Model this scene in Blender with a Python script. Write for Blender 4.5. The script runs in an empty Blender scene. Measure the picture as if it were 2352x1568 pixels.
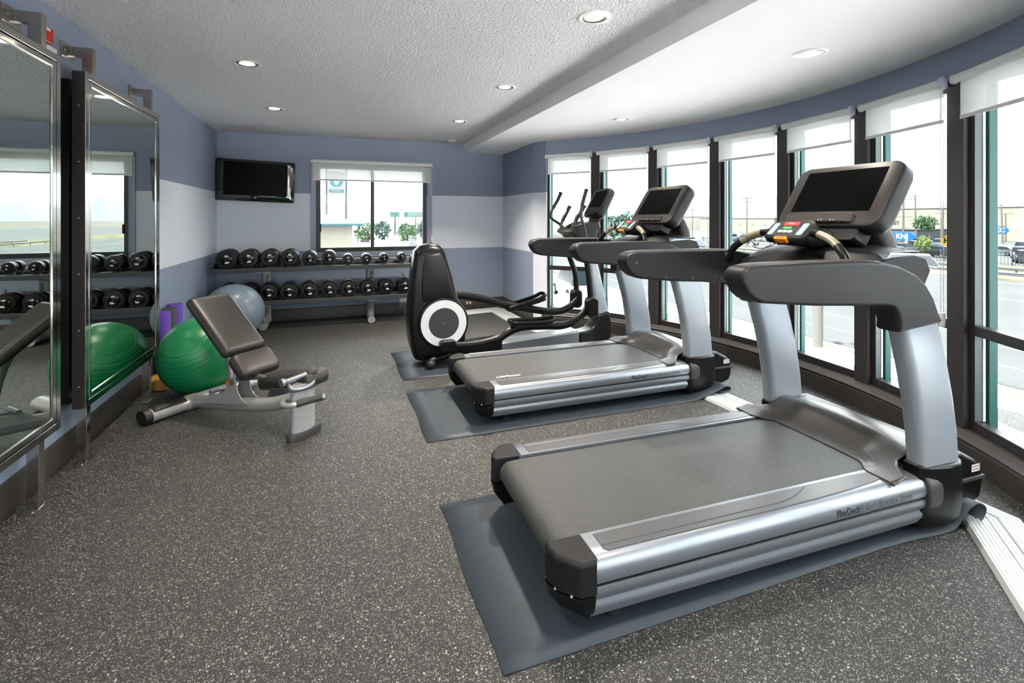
import bpy, bmesh, math, random
from mathutils import Vector, Matrix, Euler
random.seed(7)
PI = math.pi
R = math.radians
SC = bpy.context.scene
COL = SC.collection

# ------------------------------------------------------------------ colours and materials
def s2l(c):
    return tuple((v/12.92 if v <= .04045 else ((v+.055)/1.055)**2.4) for v in [x/255 for x in c])

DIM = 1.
def new_mat(name):
    m = bpy.data.materials.new(name); m.use_nodes = True
    nt = m.node_tree
    return m, nt, nt.nodes['Principled BSDF']

def mat(name, rgb, rough=.5, metal=0., spec=.5, coat=0., bump=None, emit=None, mottled=None, sheen=0.):
    """rgb are 0-255 display values of the thing's own colour"""
    m, nt, b = new_mat(name)
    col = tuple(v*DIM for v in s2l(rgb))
    b.inputs['Base Color'].default_value = (*col, 1)
    b.inputs['Roughness'].default_value = rough
    b.inputs['Metallic'].default_value = metal
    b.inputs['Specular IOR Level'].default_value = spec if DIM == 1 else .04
    b.inputs['Coat Weight'].default_value = coat
    if sheen:
        b.inputs['Sheen Weight'].default_value = sheen
    if emit:
        b.inputs['Emission Color'].default_value = (*s2l(emit[0]), 1)
        b.inputs['Emission Strength'].default_value = emit[1]
    tc = nt.nodes.new('ShaderNodeTexCoord')
    if bump:
        n = nt.nodes.new('ShaderNodeTexNoise'); n.inputs['Scale'].default_value = bump[0]
        n.inputs['Detail'].default_value = 3
        bp = nt.nodes.new('ShaderNodeBump'); bp.inputs['Strength'].default_value = bump[1]
        bp.inputs['Distance'].default_value = bump[2] if len(bump) > 2 else .002
        nt.links.new(tc.outputs['Object'], n.inputs['Vector'])
        nt.links.new(n.outputs['Fac'], bp.inputs['Height'])
        nt.links.new(bp.outputs['Normal'], b.inputs['Normal'])
    if mottled:
        n = nt.nodes.new('ShaderNodeTexNoise'); n.inputs['Scale'].default_value = mottled[0]
        n.inputs['Detail'].default_value = 5
        r = nt.nodes.new('ShaderNodeValToRGB')
        k = mottled[1]
        r.color_ramp.elements[0].position = .35; r.color_ramp.elements[1].position = .65
        r.color_ramp.elements[0].color = (*[c*(1-k) for c in col], 1)
        r.color_ramp.elements[1].color = (*[min(1, c*(1+k)) for c in col], 1)
        nt.links.new(tc.outputs['Object'], n.inputs['Vector'])
        nt.links.new(n.outputs['Fac'], r.inputs['Fac'])
        nt.links.new(r.outputs['Color'], b.inputs['Base Color'])
    return m

def stripe_wall(name, zones, bump=True):
    """painted wall: zones = [(top z of the zone, rgb), ...] from the floor up"""
    m, nt, b = new_mat(name)
    g = nt.nodes.new('ShaderNodeNewGeometry')
    sx = nt.nodes.new('ShaderNodeSeparateXYZ')
    mp = nt.nodes.new('ShaderNodeMath'); mp.operation = 'DIVIDE'; mp.inputs[1].default_value = 3.0
    r = nt.nodes.new('ShaderNodeValToRGB'); r.color_ramp.interpolation = 'CONSTANT'
    el = r.color_ramp.elements
    z0 = 0
    for i, (z, c) in enumerate(zones):
        e = el[0] if i == 0 else (el[1] if i == 1 else el.new(z0/3.0))
        e.position = z0/3.0; e.color = (*s2l(c), 1); z0 = z
    if len(zones) == 1:
        el[1].color = el[0].color
    nt.links.new(g.outputs['Position'], sx.inputs[0]); nt.links.new(sx.outputs['Z'], mp.inputs[0])
    nt.links.new(mp.outputs[0], r.inputs['Fac']); nt.links.new(r.outputs['Color'], b.inputs['Base Color'])
    b.inputs['Roughness'].default_value = .55
    n = nt.nodes.new('ShaderNodeTexNoise'); n.inputs['Scale'].default_value = 160
    bp = nt.nodes.new('ShaderNodeBump'); bp.inputs['Strength'].default_value = .15; bp.inputs['Distance'].default_value = .001
    nt.links.new(g.outputs['Position'], n.inputs['Vector'])
    nt.links.new(n.outputs['Fac'], bp.inputs['Height']); nt.links.new(bp.outputs['Normal'], b.inputs['Normal'])
    return m

def floor_mat():
    m, nt, b = new_mat('speckled_rubber')
    g = nt.nodes.new('ShaderNodeNewGeometry')
    base = nt.nodes.new('ShaderNodeRGB'); base.outputs[0].default_value = (*s2l((33, 33, 32)), 1)
    cur = base.outputs[0]
    for sc, thr, c, rad in ((150, .66, (128, 128, 123), .36), (260, .6, (104, 104, 100), .40), (95, .9, (146, 146, 141), .33)):
        # flecks: random cells of a Voronoi, stretched and warped so that they are shreds, not dots
        nz = nt.nodes.new('ShaderNodeTexNoise'); nz.inputs['Scale'].default_value = sc*1.3
        mx = nt.nodes.new('ShaderNodeVectorMath'); mx.operation = 'MULTIPLY_ADD'
        mx.inputs[1].default_value = (.9/sc,)*3
        nt.links.new(g.outputs['Position'], nz.inputs['Vector'])
        nt.links.new(nz.outputs['Color'], mx.inputs[0]); nt.links.new(g.outputs['Position'], mx.inputs[2])
        v = nt.nodes.new('ShaderNodeTexVoronoi'); v.inputs['Scale'].default_value = sc
        nt.links.new(mx.outputs[0], v.inputs['Vector'])
        sp = nt.nodes.new('ShaderNodeSeparateColor'); nt.links.new(v.outputs['Color'], sp.inputs[0])
        a = nt.nodes.new('ShaderNodeMath'); a.operation = 'GREATER_THAN'; a.inputs[1].default_value = thr
        nt.links.new(sp.outputs['Red'], a.inputs[0])
        d = nt.nodes.new('ShaderNodeMath'); d.operation = 'LESS_THAN'; d.inputs[1].default_value = rad
        nt.links.new(v.outputs['Distance'], d.inputs[0])
        k = nt.nodes.new('ShaderNodeMath'); k.operation = 'MULTIPLY'
        nt.links.new(a.outputs[0], k.inputs[0]); nt.links.new(d.outputs[0], k.inputs[1])
        mix = nt.nodes.new('ShaderNodeMix'); mix.data_type = 'RGBA'
        nt.links.new(k.outputs[0], mix.inputs['Factor']); nt.links.new(cur, mix.inputs['A'])
        mix.inputs['B'].default_value = (*s2l(c), 1)
        cur = mix.outputs['Result']
    nt.links.new(cur, b.inputs['Base Color'])
    b.inputs['Roughness'].default_value = .6
    b.inputs['Specular IOR Level'].default_value = .4
    n = nt.nodes.new('ShaderNodeTexNoise'); n.inputs['Scale'].default_value = 260
    bp = nt.nodes.new('ShaderNodeBump'); bp.inputs['Strength'].default_value = .25; bp.inputs['Distance'].default_value = .001
    nt.links.new(g.outputs['Position'], n.inputs['Vector'])
    nt.links.new(n.outputs['Fac'], bp.inputs['Height']); nt.links.new(bp.outputs['Normal'], b.inputs['Normal'])
    return m

def glass_mat(name, tint=(247, 249, 249), gloss=.06):
    m = bpy.data.materials.new(name); m.use_nodes = True
    nt = m.node_tree; nt.nodes.clear()
    o = nt.nodes.new('ShaderNodeOutputMaterial'); mx = nt.nodes.new('ShaderNodeMixShader')
    t = nt.nodes.new('ShaderNodeBsdfTransparent'); gl = nt.nodes.new('ShaderNodeBsdfGlossy')
    t.inputs['Color'].default_value = (*s2l(tint), 1)
    gl.inputs['Roughness'].default_value = 0.0
    lw = nt.nodes.new('ShaderNodeLayerWeight'); lw.inputs['Blend'].default_value = .5
    pw = nt.nodes.new('ShaderNodeMath'); pw.operation = 'POWER'; pw.inputs[1].default_value = 4.5
    f = nt.nodes.new('ShaderNodeMath'); f.operation = 'MULTIPLY_ADD'; f.inputs[1].default_value = .6; f.inputs[2].default_value = .025
    nt.links.new(lw.outputs['Facing'], pw.inputs[0]); nt.links.new(pw.outputs[0], f.inputs[0])
    nt.links.new(f.outputs[0], mx.inputs[0]); nt.links.new(t.outputs[0], mx.inputs[1]); nt.links.new(gl.outputs[0], mx.inputs[2])
    nt.links.new(mx.outputs[0], o.inputs['Surface'])
    return m

def shade_mat(name):
    m = bpy.data.materials.new(name); m.use_nodes = True
    nt = m.node_tree; nt.nodes.clear()
    o = nt.nodes.new('ShaderNodeOutputMaterial')
    d = nt.nodes.new('ShaderNodeBsdfDiffuse'); t = nt.nodes.new('ShaderNodeBsdfTranslucent')
    d.inputs['Color'].default_value = (.72, .73, .70, 1); t.inputs['Color'].default_value = (.60, .62, .60, 1)
    mx = nt.nodes.new('ShaderNodeMixShader'); mx.inputs[0].default_value = .26
    tr = nt.nodes.new('ShaderNodeBsdfTransparent'); tr.inputs['Color'].default_value = (1, 1, 1, 1)
    m2 = nt.nodes.new('ShaderNodeMixShader'); m2.inputs[0].default_value = .07
    w = nt.nodes.new('ShaderNodeTexWave'); w.inputs['Scale'].default_value = 300; w.bands_direction = 'Z'
    bp = nt.nodes.new('ShaderNodeBump'); bp.inputs['Strength'].default_value = .05; bp.inputs['Distance'].default_value = .001
    nt.links.new(w.outputs['Fac'], bp.inputs['Height']); nt.links.new(bp.outputs['Normal'], d.inputs['Normal'])
    nt.links.new(d.outputs[0], mx.inputs[1]); nt.links.new(t.outputs[0], mx.inputs[2])
    nt.links.new(mx.outputs[0], m2.inputs[1]); nt.links.new(tr.outputs[0], m2.inputs[2])
    nt.links.new(m2.outputs[0], o.inputs['Surface'])
    return m

UP, LIGHT, LOW = (134, 144, 163), (221, 225, 234), (140, 152, 171)
M = {}
M['floor'] = floor_mat()
M['ceil'] = mat('popcorn_ceiling', (232, 230, 230), .9, spec=.2, bump=(75, 1.0, .035))
M['soffit'] = mat('smooth_ceiling_paint', (232, 230, 230), .85, spec=.2, bump=(120, .3, .004))
M['wall'] = stripe_wall('striped_wall_paint', [(.978, LOW), (1.813, LIGHT), (3, UP)])
M['wall_col'] = stripe_wall('column_wall_paint', [(1.813, LIGHT), (3, UP)])
M['wall_head'] = stripe_wall('header_wall_paint', [(3, UP)])
M['wall_plain'] = stripe_wall('plain_wall_paint', [(3, (205, 205, 205))])
M['base'] = mat('dark_brown_baseboard', (58, 52, 49), .45)
M['ledge'] = mat('grey_brown_ledge', (70, 66, 66), .4)
M['winframe'] = mat('dark_bronze_aluminium', (44, 40, 41), .4, metal=.0)
M['winpillar'] = mat('dark_bronze_pillar', (54, 48, 47), .5)
M['jamb'] = mat('grey_green_jamb', (74, 86, 88), .4)
M['gasket'] = mat('white_glazing_bead', (214, 230, 226), .5)
M['teal'] = mat('teal_painted_metal', (4, 78, 74), .5)
M['casing'] = mat('lavender_casing', (160, 166, 186), .5)
M['glass'] = glass_mat('window_glass')
M['shade'] = shade_mat('white_solar_shade')
M['roller'] = mat('white_vinyl', (226, 227, 222), .5)
M['bracket'] = mat('pale_plastic', (200, 200, 214), .4)
M['chrome'] = mat('polished_steel', (186, 183, 177), .10, metal=1)
M['brushed'] = mat('brushed_steel', (168, 163, 155), .27, metal=1)
M['darkside'] = mat('dark_brown_metal', (44, 38, 38), .35, spec=.3)
M['mirror'] = mat('mirror_glass', (196, 205, 198), 0.0, metal=1)
M['black'] = mat('black_plastic', (10, 10, 11), .32, spec=.28)
M['blackmatte'] = mat('matte_black_plastic', (22, 21, 23), .5, spec=.25, bump=(600, .2, .0005))
M['softblack'] = mat('soft_touch_charcoal', (25, 25, 28), .5, spec=.3, bump=(900, .15, .0004))
M['charcoal'] = mat('charcoal_plastic', (52, 50, 51), .45, spec=.35)
M['bezel'] = mat('warm_charcoal_bezel', (58, 53, 52), .45, spec=.3)
M['screen'] = mat('dark_screen_glass', (4, 4, 5), .3, spec=.03)
M['tvscreen'] = mat('tv_screen_glass', (8, 8, 8), .3, spec=.04)
M['piano'] = mat('piano_black_gloss', (12, 11, 13), .05, spec=.8, coat=1)
M['silver'] = mat('silver_metallic_paint', (140, 145, 152), .34, metal=.75)
M['silverw'] = mat('pale_silver_paint', (146, 153, 160), .38, metal=.4)
M['discsilver'] = mat('matt_light_silver', (206, 209, 213), .45, metal=.2)
M['tread'] = mat('foot_rail_inlay', (80, 80, 82), .36, metal=.2, bump=(500, .1, .0005))
M['belt'] = mat('treadmill_belt', (58, 59, 59), .5, spec=.4, bump=(420, .6, .001), mottled=(230, .38))
M['shroud'] = mat('shroud_metallic_grey', (84, 81, 80), .32, metal=.7)
M['matt_mat'] = mat('grey_vinyl_mat', (46, 53, 61), .5, spec=.3, bump=(300, .15, .0006))
M['rub'] = mat('black_rubber', (20, 19, 19), .5)
M['rubhi'] = mat('dumbbell_urethane', (17, 16, 16), .4, spec=.35)
M['dbface'] = mat('dumbbell_end_cap', (10, 6, 6), .16, spec=.4)
M['ringred'] = mat('dark_red_print', (90, 16, 12), .4)
M['white_ink'] = mat('white_print', (238, 238, 236), .5)
M['grey_ink'] = mat('grey_print', (86, 92, 98), .5)
M['dark_ink'] = mat('dark_print', (44, 50, 56), .5)
M['rack'] = mat('dark_grey_powder_coat', (56, 58, 62), .45)
M['rackpost'] = mat('silver_grey_powder_coat', (168, 166, 164), .4, metal=.3)
M['benchsilver'] = mat('platinum_powder_coat', (168, 167, 168), .36, metal=.35)
M['vinyl'] = mat('brown_black_vinyl', (38, 34, 33), .42, spec=.5, bump=(250, .25, .0008))
M['vinylside'] = mat('black_vinyl_sides', (30, 29, 30), .4, bump=(250, .2, .0008))
M['green'] = mat('green_ball_vinyl', (12, 122, 72), .36, spec=.5)
M['bluegrey'] = mat('silver_ball_vinyl', (116, 133, 144), .32, spec=.6)
M['purple'] = mat('purple_foam', (92, 62, 160), .85, bump=(400, .4, .001))
M['greyfoam'] = mat('charcoal_foam', (66, 66, 66), .85, bump=(400, .4, .001))
M['carton'] = mat('ochre_box', (176, 128, 48), .6)
M['red'] = mat('alarm_red', (200, 18, 20), .35)
M['lens'] = mat('clear_strobe_lens', (232, 232, 232), .1, spec=.8)
M['outlet'] = mat('brown_outlet_plate', (96, 84, 76), .4)
M['white'] = mat('white_plastic', (232, 232, 230), .4)
M['alu'] = mat('ribbed_aluminium', (205, 212, 210), .38, metal=.25)
M['slot'] = mat('dark_slot', (52, 58, 58), .6)
M['btnred'] = mat('red_key', (226, 52, 44), .4)
M['btngreen'] = mat('green_key', (76, 190, 84), .4)
M['btngrey'] = mat('grey_key', (170, 178, 184), .4)
M['btnblue'] = mat('pale_blue_key', (152, 178, 190), .4)
M['orange'] = mat('orange_clip', (244, 150, 20), .4)
M['orangedeep'] = mat('deep_orange_slot', (214, 90, 20), .5)
M['sensor'] = mat('brushed_sensor_plate', (180, 168, 140), .28, metal=.8)
M['trim_ring'] = mat('white_trim_ring', (224, 222, 214), .4)
M['can'] = mat('specular_reflector', (176, 174, 166), .2, metal=.9)
M['bulb'] = mat('lit_lamp', (255, 244, 220), .4, emit=((255, 236, 200), 5))
M['dimbulb'] = mat('frosted_lamp', (226, 224, 214), .4, emit=((255, 240, 215), .25))
M['warnlab'] = mat('warning_label', (200, 190, 186), .5)
M['warnorange'] = mat('orange_decal', (220, 96, 40), .5)
# outdoors
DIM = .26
M['asphalt'] = mat('sunlit_asphalt', (98, 101, 101), .9, mottled=(.15, .08))
M['concrete'] = mat('pale_concrete', (116, 113, 106), .9, mottled=(.4, .06))
M['paintw'] = mat('white_road_paint', (160, 160, 156), .8)
M['painty'] = mat('yellow_road_paint', (150, 132, 80), .8)
M['drygrass'] = mat('dry_grass', (116, 116, 92), .95, mottled=(.35, .35))
M['lot'] = mat('parking_lot', (104, 106, 106), .9, mottled=(.1, .06))
M['beige'] = mat('beige_stucco', (158, 153, 140), .9)
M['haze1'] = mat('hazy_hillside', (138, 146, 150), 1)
M['fence'] = mat('dark_fence_iron', (76, 84, 84), .6)
M['rail'] = mat('galvanised_rail', (104, 110, 112), .5)
M['wood'] = mat('weathered_pole', (112, 112, 104), .9)
M['leaf'] = mat('green_leaves', (92, 120, 86), .8, mottled=(2.2, .4))
M['leafdark'] = mat('blue_green_leaves', (92, 118, 108), .8, mottled=(1.6, .35))
M['leaflime'] = mat('lime_leaves', (120, 142, 76), .8, mottled=(2.5, .35))
M['signblue'] = mat('sign_blue', (40, 104, 168), .6)
M['signteal'] = mat('sign_teal', (104, 170, 180), .6)
M['signgreen'] = mat('freeway_green', (96, 160, 146), .6)
M['signwhite'] = mat('sign_white', (205, 207, 207), .6)
M['signyellow'] = mat('sign_yellow', (150, 120, 20), .6)
M['roofteal'] = mat('teal_roof', (96, 146, 158), .7)
M['cream'] = mat('cream_wall', (236, 233, 216), .9)
for n, c in dict(white=(140, 142, 142), silver=(104, 108, 112), black=(30, 34, 38), red=(84, 30, 34), blue=(40, 58, 84), tan=(110, 100, 86)).items():
    M['car_'+n] = mat('car_paint_'+n, c, .3, coat=.5)
M['carglass'] = mat('car_window', (34, 44, 50), .2)
M['tyre'] = mat('tyre_rubber', (22, 22, 22), .8)
M['hub'] = mat('wheel_hub', (110, 112, 112), .4)
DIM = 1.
M['bouncepaving'] = mat('white_bounce_paving', (226, 225, 225), .9, spec=.05, mottled=(.5, .05))  # extra bright, to bounce daylight in through the added rear glazing
M['nearground'] = mat('dimmed_paving', (132, 131, 131), .9, spec=.05, mottled=(.5, .1))  # near forecourt darkened so the lower ceiling gets less bounce
M['forecourt'] = mat('brightened_paving', (214, 213, 213), .9, spec=.05, mottled=(.5, .05))

# ------------------------------------------------------------------ mesh helpers
def cr(pts, n=6):
    """Catmull-Rom through pts"""
    P = [Vector(p) for p in pts]; out = []
    for i in range(len(P)-1):
        p0 = P[i-1] if i > 0 else P[0]*2-P[1]
        p1, p2 = P[i], P[i+1]
        p3 = P[i+2] if i+2 < len(P) else P[-1]*2-P[-2]
        for k in range(n):
            t = k/n
            out.append(.5*((2*p1)+(p2-p0)*t+(2*p0-5*p1+4*p2-p3)*t*t+(3*p1-p0-3*p2+p3)*t**3))
    out.append(P[-1]); return out

def rrect(w, h, r, n=5, cx=0, cy=0):
    """rounded rectangle outline, counter-clockwise"""
    o = []
    for sx, sy, a0 in ((1, -1, -90), (1, 1, 0), (-1, 1, 90), (-1, -1, 180)):
        for k in range(n+1):
            a = R(a0+90*k/n)
            o.append((cx+sx*(w/2-r)+r*math.cos(a), cy+sy*(h/2-r)+r*math.sin(a)))
    return o

class MB:
    def __init__(self): self.bm = bmesh.new()
    def face(self, vs):
        try: return self.bm.faces.new(vs)
        except ValueError: return None
    def box(self, c, s, rot=None):
        m = Matrix.Translation(Vector(c))
        if rot is not None: m = m @ rot.to_4x4()
        bmesh.ops.create_cube(self.bm, size=1, matrix=m @ Matrix.Diagonal((*s, 1)))
        return self
    def rings(self, rings, closed=True, caps=True):
        V = [[self.bm.verts.new(Vector(p)) for p in r] for r in rings]
        n = len(V[0])
        for a, b in zip(V, V[1:]):
            for i in range(n if closed else n-1):
                j = (i+1) % n
                self.face((a[i], a[j], b[j], b[i]))
        if caps and closed:
            self.face(list(reversed(V[0]))); self.face(V[-1])
        return self
    def prism(self, poly, axis, a, b):
        f = {'x': lambda u, v, w: (w, u, v), 'y': lambda u, v, w: (u, w, v), 'z': lambda u, v, w: (u, v, w)}[axis]
        return self.rings([[f(u, v, a) for u, v in poly], [f(u, v, b) for u, v in poly]])
    def prismM(self, poly, Mx, a, b):
        return self.rings([[Mx @ Vector((u, v, a)) for u, v in poly], [Mx @ Vector((u, v, b)) for u, v in poly]])
    def tube(self, pts, r, n=10, up=(0, 0, 1), flat=None, caps=True):
        """r: number or list; flat: (a, b) multiplies the section's two axes"""
        P = [Vector(p) for p in pts]; rr = r if isinstance(r, (list, tuple)) else [r]*len(P)
        rings = []; up = Vector(up); nrm = None
        for i, p in enumerate(P):
            t = (P[min(i+1, len(P)-1)]-P[max(i-1, 0)]).normalized()
            if nrm is None:
                nrm = up-t*up.dot(t)
                if nrm.length < 1e-3: nrm = Vector((1, 0, 0))-t*t.x
            nrm = (nrm-t*nrm.dot(t)).normalized()
            bi = t.cross(nrm)
            fa, fb = flat if flat else (1, 1)
            rings.append([p+rr[i]*(fa*math.cos(2*PI*k/n)*nrm+fb*math.sin(2*PI*k/n)*bi) for k in range(n)])
        return self.rings(rings, True, caps)
    def lathe(self, prof, Mx=Matrix(), n=32, caps=True):
        """prof: (radius, height) along local z"""
        return self.rings([[Mx @ Vector((r*math.cos(2*PI*k/n), r*math.sin(2*PI*k/n), h)) for k in range(n)] for r, h in prof], True, caps)
    def grid(self, P):
        return self.rings(P, False, False)
    def sphere(self, c, r, sc=(1, 1, 1), seg=24, rot=None):
        m = Matrix.Translation(Vector(c))
        if rot is not None: m = m @ rot.to_4x4()
        bmesh.ops.create_uvsphere(self.bm, u_segments=seg, v_segments=seg//2, radius=r, matrix=m @ Matrix.Diagonal((*sc, 1)))
        return self
    def text(self, body, size, Mx, ext=.0004, shear=0., align='CENTER', bold=0., sx=1.):
        cu = bpy.data.curves.new('t', 'FONT'); cu.body = body; cu.size = size; cu.extrude = ext
        cu.align_x = align; cu.align_y = 'CENTER'; cu.shear = shear; cu.offset = bold; cu.resolution_u = 3
        o = bpy.data.objects.new('t', cu); me = o.to_mesh()
        vs = [self.bm.verts.new(Mx @ Vector((v.co.x*sx, v.co.y, v.co.z))) for v in me.vertices]
        for p in me.polygons: self.face([vs[i] for i in p.vertices])
        o.to_mesh_clear(); bpy.data.objects.remove(o); bpy.data.curves.remove(cu)
        return self

def obj(name, mb, material, parent=None, smooth=40, bevel=None, solid=None, sub=None, wn=False):
    bm = mb.bm
    bmesh.ops.remove_doubles(bm, verts=bm.verts, dist=1e-6)
    bmesh.ops.recalc_face_normals(bm, faces=bm.faces)
    me = bpy.data.meshes.new(name); bm.to_mesh(me); bm.free()
    if smooth:
        me.polygons.foreach_set('use_smooth', [True]*len(me.polygons))
        me.set_sharp_from_angle(angle=R(smooth))
    me.materials.append(M[material] if isinstance(material, str) else material)
    o = bpy.data.objects.new(name, me); COL.objects.link(o)
    if parent: o.parent = parent
    if solid:
        k = o.modifiers.new('Solid', 'SOLIDIFY'); k.thickness = solid; k.offset = 0
    if sub:
        k = o.modifiers.new('Sub', 'SUBSURF'); k.levels = sub; k.render_levels = sub
    if bevel:
        k = o.modifiers.new('Bevel', 'BEVEL'); k.width = bevel; k.segments = 3; k.limit_method = 'ANGLE'
        k.angle_limit = R(35); k.harden_normals = False
    if (bevel and smooth) or wn:
        k = o.modifiers.new('Normals', 'WEIGHTED_NORMAL'); k.keep_sharp = True; k.weight = 50
    return o

def tag(o, label=None, cat=None, group=None, kind=None):
    if label: o['label'] = label
    if cat: o['category'] = cat
    if group: o['group'] = group
    if kind: o['kind'] = kind
    return o
def thing(name, label, cat, loc=(0, 0, 0), rz=0., group=None):
    o = bpy.data.objects.new(name, None); COL.objects.link(o); o.empty_display_size = .1
    o.location = loc; o.rotation_euler = (0, 0, rz)
    return tag(o, label, cat, group)
def struct(o): o['kind'] = 'structure'; return o
def dup(root, loc, rz, label, group=None):
    kids = {}
    for o in bpy.data.objects:
        if o.parent: kids.setdefault(o.parent, []).append(o)
    def cp(o, par):
        c = o.copy(); COL.objects.link(c); c.parent = par
        for k in kids.get(o, []): cp(k, c)
        return c
    r = cp(root, None); r.location = loc; r.rotation_euler = (0, 0, rz)
    return tag(r, label, None, group)
FACE_S = Matrix(((1, 0, 0, 0), (0, 0, -1, 0), (0, 1, 0, 0), (0, 0, 0, 1)))       # text plane facing -Y
FACE_W = Matrix(((0, 0, -1, 0), (-1, 0, 0, 0), (0, 1, 0, 0), (0, 0, 0, 1)))      # text plane facing -X
def at(x, y, z): return Matrix.Translation(Vector((x, y, z)))
def rot(a, ax): return Matrix.Rotation(a, 4, ax)

# ------------------------------------------------------------------ the room
XL, YB, YF = -1.5155, 7.676, -1.7
ZC, ZL, HB = 2.647, 2.514, 2.305
CX, CY, RW = .2251, 3.4282, 3.691
XR, YJ, XS = 2.62, 6.352, 1.939
PITCH, A0, PW = 12.19, 35.55, 1.95     # window pitch, right edge of the first pillar, pillar width (degrees)
AEND = A0-PITCH*9
def pol(a, r, z=0): return Vector((CX+r*math.cos(R(a)), CY+r*math.sin(R(a)), z))

struct(obj('floor', MB().box((1.2, 3, -.06), (7.2, 11.2, .12)), 'floor'))
struct(obj('ceiling', MB().box(((XL+XS)/2-.1, 3, ZC+.05), (XS-XL+.2, 9.8, .1)), 'ceil'))
struct(obj('ceiling_soffit', MB().box(((XS+4.3)/2, 3, (ZL+ZC+.1)/2), (4.3-XS, 9.8, ZC+.1-ZL)), 'soffit'))
struct(obj('wall_left', MB().box((XL-.06, (YB+YF)/2, 1.33), (.12, YB-YF+.3, 2.66)), 'wall'))
WX0, WX1, WZ0, WZ1 = -.26, 1.36, .965, 2.25     # hole of the back window
w = MB()
for x0, x1, z0, z1 in ((XL-.1, WX0, 0, 2.66), (WX1, XR+.5, 0, 2.66), (WX0, WX1, 0, WZ0), (WX0, WX1, WZ1, 2.66)):
    w.box(((x0+x1)/2, YB+.07, (z0+z1)/2), (x1-x0, .14, z1-z0))
struct(obj('wall_back', w, 'wall'))
struct(obj('wall_right_return', MB().prism([(XR, YB+.1), (2.615, YJ), (2.72, YJ), (2.9, YB+.1)], 'z', 0, 2.6), 'wall'))
a1 = A0+PW+PITCH-PW
pc = pol(47.9, RW)
struct(obj('wall_right_column', MB().prism([(2.615, YJ-.001), tuple(pol(47.37, RW)[:2]), tuple(pol(46.9, RW+.2)[:2]), (2.95, YJ+.35), (2.66, YJ+.3)], 'z', 0, 2.6), 'wall_col'))
def arc_wall(name, prof, a, b, material, step=1.5, parent=None):
    """prof: (radius, z) outline swept round the bay"""
    n = max(2, int(abs(b-a)/step)); rings = []
    for i in range(n+1):
        g = a+(b-a)*i/n
        rings.append([pol(g, r, z) for r, z in prof])
    return obj(name, MB().rings(rings), material, parent)
struct(arc_wall('wall_right_header', [(RW, HB), (RW, ZL+.02), (RW+.3, ZL+.02), (RW+.3, HB)], 47.5, AEND, 'wall_head'))
struct(arc_wall('wall_right_sill', [(RW+.02, -.02), (RW+.02, .19), (RW+.3, .19), (RW+.3, -.02)], 48.5, AEND, 'base'))
struct(arc_wall('baseboard_right', [(RW-.05, 0), (RW-.05, .125), (RW-.035, .142), (RW+.03, .142), (RW+.03, 0)], 48.2, AEND, 'base'))
struct(arc_wall('trim_1', [(RW-.054, .143), (RW-.056, .15), (RW-.046, .162), (RW-.012, .178), (RW-.006, .186), (RW+.03, .19), (RW+.03, .143)], 48.2, AEND, 'ledge'))
pe = pol(AEND, RW)
# glazing added to the unseen wall behind the camera, to light the back wall
FX0, FX1 = XL+.12, pe.x-.06
m = MB()
for x0, x1, z0, z1 in ((XL-.1, FX0, 0, 2.7), (FX1, pe.x+.3, 0, 2.7), (FX0, FX1, 0, .19), (FX0, FX1, HB, 2.7)):
    m.box(((x0+x1)/2, YF-.06, (z0+z1)/2), (x1-x0, .12, z1-z0))
struct(obj('wall_front', m, 'wall_plain'))
e = thing('window_12', None, None); e['kind'] = 'structure'  # added unseen glazing, lights the back wall
m = MB()
for k in range(4):
    x = FX0+(FX1-FX0)*k/3; m.box((x, YF-.06, (HB+.19)/2), (.07, .1, HB-.19))
for z in (.21, .785, HB-.02): m.box(((FX0+FX1)/2, YF-.06, z), (FX1-FX0, .09, .05))
obj('frame', m, 'winframe', e)
obj('pane', MB().box(((FX0+FX1)/2, YF-.06, (HB+.19)/2), (FX1-FX0, .006, HB-.19)), 'glass', e)
struct(obj('wall_right_end', MB().prism([(pe.x-.02, pe.y+.05), (pe.x+.25, pe.y-.05), (pe.x+.25, YF-.1), (pe.x-.02, YF-.1)], 'z', 0, 2.6), 'wall_plain'))
bb = [(0, 0), (.016, 0), (.016, .155), (.010, .168), (0, .168)]
struct(obj('baseboard_left', MB().rings([[(XL+u, y, v) for u, v in bb] for y in (YF, YB)]), 'base'))
struct(obj('baseboard_back', MB().rings([[(x, YB-u, v) for u, v in bb] for x in (XL, XR)]), 'base'))
struct(obj('baseboard_return', MB().rings([[(XR-.003+(-u), y, v) for u, v in bb] for y in (YJ, YB)]), 'base'))

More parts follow.
